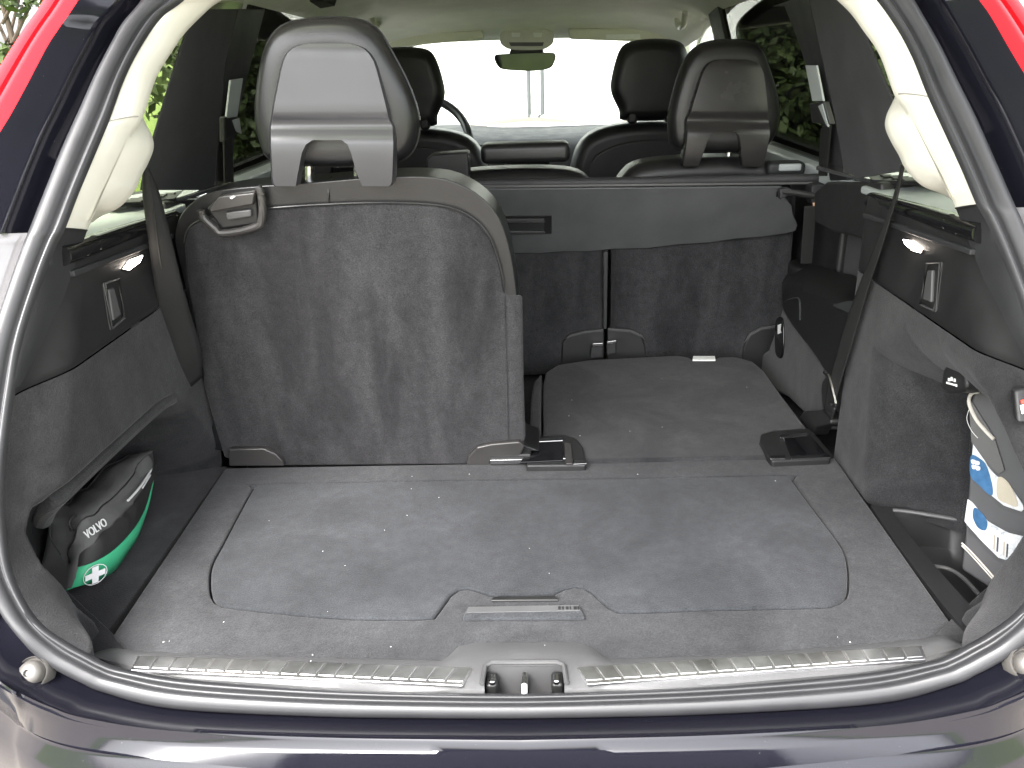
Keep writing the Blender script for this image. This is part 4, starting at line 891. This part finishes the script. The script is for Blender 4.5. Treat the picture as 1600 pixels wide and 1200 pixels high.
cw = Vector((swc.x-.08, 2.38, .36)); uu = Vector((1, 0, 0)); vv = Vector((0, .42, .91))
tube('rim', [cw+uu*.185*math.cos(t*math.pi/24)+vv*.185*math.sin(t*math.pi/24) for t in range(48)], .016, 'leather', st, 10, closed=True)
for a in (0, 180, 270):
    d = uu*math.cos(math.radians(a))+vv*math.sin(math.radians(a)); tube('spoke', [cw+d*.04, cw+d*.18], .016, 'plastic_grey', st, 8)
pillow('hub', [cw+uu*.075*math.cos(t*math.pi/12)+vv*.06*math.sin(t*math.pi/12) for t in range(24)], (0, -.91, .42), [(.6, .03), (.2, .028), (0, 0), (.1, -.02)], 'plastic_dark', st)

# ================================================================== OUTSIDE
gz = -.76
def sheet(name, x0, x1, y0, y1, z, mat, kind='structure'):
    o = obj(name, [Vector((x0, y0, z)), Vector((x1, y0, z)), Vector((x1, y1, z)), Vector((x0, y1, z))], [(0, 1, 2, 3)], mat, flat=True); return tagit(o, kind=kind)
tagit(sheet('ground', -200, 200, -200, 200, gz, 'lawn'), 'green lawn around the paved drive')
tagit(sheet('driveway', -4, 4, -18, 11, gz+.004, 'paving'), 'brown block paving under the car')
hw = thing('house', 'white rendered house wall facing the windscreen', 'house', (0, 11.2, gz))
prism('wall', [Vector((-2.2, 11, gz)), Vector((2.2, 11, gz)), Vector((2.2, 11, gz+4)), Vector((-2.2, 11, gz+4))], (0, .3, 0), 'house_white', hw, .01)
for x in (827, 848):
    a = P(x, 186, Y=10.9); b = P(x, 110, Y=10.9); b.x = a.x
    dp = tube('drainpipe', [Vector((a.x, 10.9, a.z)), Vector((a.x, 10.9, 3.8))], .028, 'pipe_grey', None, 10)
    tagit(dp, 'slim grey pipe on the white house wall seen through the windscreen', 'pipe', 'pipes on the house wall')
def tree(name, label, x, y, h, r, n, low=.25, seed=1, trunk_r=.12):
    rnd = random.Random(seed); t = thing(name, label, 'tree' if 'tree' in name else 'hedge', (x, y, gz), 'trees and hedges around the drive')
    tube('trunk', resample([Vector((x, y, gz)), Vector((x+.1, y, gz+h*.4)), Vector((x-.05, y+.1, gz+h*.8))], 8), trunk_r, 'bark', t, 8, taper=lambda u: trunk_r*(1-.7*u))
    for i in range(6):
        a = rnd.uniform(0, 6.28); z0 = gz+h*rnd.uniform(.35, .6); tube('limb', [Vector((x, y, z0)), Vector((x+math.cos(a)*r*.6, y+math.sin(a)*r*.6, z0+h*.22))], trunk_r*.3, 'bark', t, 6)
    cl = [(Vector((rnd.gauss(0, .42)*r, rnd.gauss(0, .42)*r, h*(low+(1-low)*rnd.random()))), rnd.uniform(.2, .38)*r) for _ in range(22)]
    V = []; F = []
    for _ in range(n):
        c, rr = rnd.choice(cl); d = Vector((rnd.gauss(0, 1), rnd.gauss(0, 1), rnd.gauss(0, 1))).normalized()
        p = Vector((x, y, gz))+c+d*rr*rnd.uniform(.5, 1); u = Vector((rnd.gauss(0, 1), rnd.gauss(0, 1), rnd.gauss(0, 1))).normalized(); v = u.cross(d).normalized(); s = rnd.uniform(.06, .13)
        k = len(V); V += [p-u*s, p+v*s*.5, p+u*s, p-v*s*.5]; F.append((k, k+1, k+2, k+3))
    obj('crown', V, F, 'leaf', t, flat=True)
tree('garden_tree', 'small sparse green tree beyond the tail lamp on the side of the upright seat', -6.5, 10.2, 3.4, 1.0, 1500, .35, 3, .07)
tree('garden_tree', 'bushy green tree behind the hedge, beyond the door window by the upright seat', -3.8, 12.5, 5, 2.2, 8000, .15, 5)
tree('garden_tree', 'dark bushy tree behind the hedge, beyond the window over the armrest', 4.2, 12.5, 5.2, 2.2, 9000, .12, 8)
tree('garden_tree', 'tall spreading tree across the lawn beyond the passenger door', 9.5, 10, 7, 2.6, 9000, .25, 11)
tree('garden_tree', 'low green shrub tree on the lawn near the driver door', -5.2, 6.0, 3.0, 1.4, 6000, .08, 13)

rl_ = random.Random(4); V = []; F = []
for i in range(34):
    if i < 16: x, y, z = rl_.uniform(-.5, .5), rl_.uniform(.0, .47), .004
    elif i < 24: x, y, z = rl_.uniform(.08, .5), rl_.uniform(.55, .95), .0075
    else: x, y, z = rl_.uniform(-.5, .5), rl_.uniform(-.075, -.02), .0165
    a = rl_.uniform(0, 3.14); l, w_ = rl_.uniform(.0006, .0014), rl_.uniform(.0003, .0006); d = Vector((math.cos(a), math.sin(a), 0)); e = Vector((-d.y, d.x, 0)); p = Vector((x, y, z)); k = len(V)
    V += [p-d*l, p+e*w_, p+d*l, p-e*w_, p+Vector((0, 0, .0008))]; F += [(k, k+1, k+4), (k+1, k+2, k+4), (k+2, k+3, k+4), (k+3, k, k+4)]
tagit(obj('lint', V, F, 'white_tag', flat=True), 'pale lint specks scattered over the carpet', 'lint', kind='stuff')

def hedge(label, x0, x1, y, h, seed):
    rnd = random.Random(seed); t = thing('hedge', label, 'hedge', ((x0+x1)/2, y, gz), 'hedges beside the house wall')
    for i in range(5):
        xx = x0+(x1-x0)*(i+.5)/5; tube('stem', [Vector((xx, y, gz)), Vector((xx+.05, y, gz+h*.8))], .03, 'bark', t, 6)
    V = []; F = []
    for _ in range(9000):
        p = Vector((rnd.uniform(x0, x1), y+rnd.uniform(-.35, .35)*(1+.3*rnd.random()), gz+rnd.random()**.8*h*(.93+.1*noise.noise(Vector((rnd.random(), y, 3))))))
        u = Vector((rnd.gauss(0, 1), rnd.gauss(0, 1), rnd.gauss(0, 1))).normalized(); v = u.cross(Vector((rnd.gauss(0, 1), rnd.gauss(0, 1), rnd.gauss(0, 1)))).normalized(); s = rnd.uniform(.05, .10)
        k = len(V); V += [p-u*s, p+v*s*.55, p+u*s, p-v*s*.55]; F.append((k, k+1, k+2, k+3))
    obj('foliage', V, F, 'leaf', t, flat=True)
hedge('clipped green hedge beside the house, seen through the door glass near the upright seat', -3.6, -2.25, 9.5, 2.5, 21)
hedge('clipped green hedge beside the house, seen through the door glass over the armrest', 2.25, 4.4, 9.5, 2.5, 22)
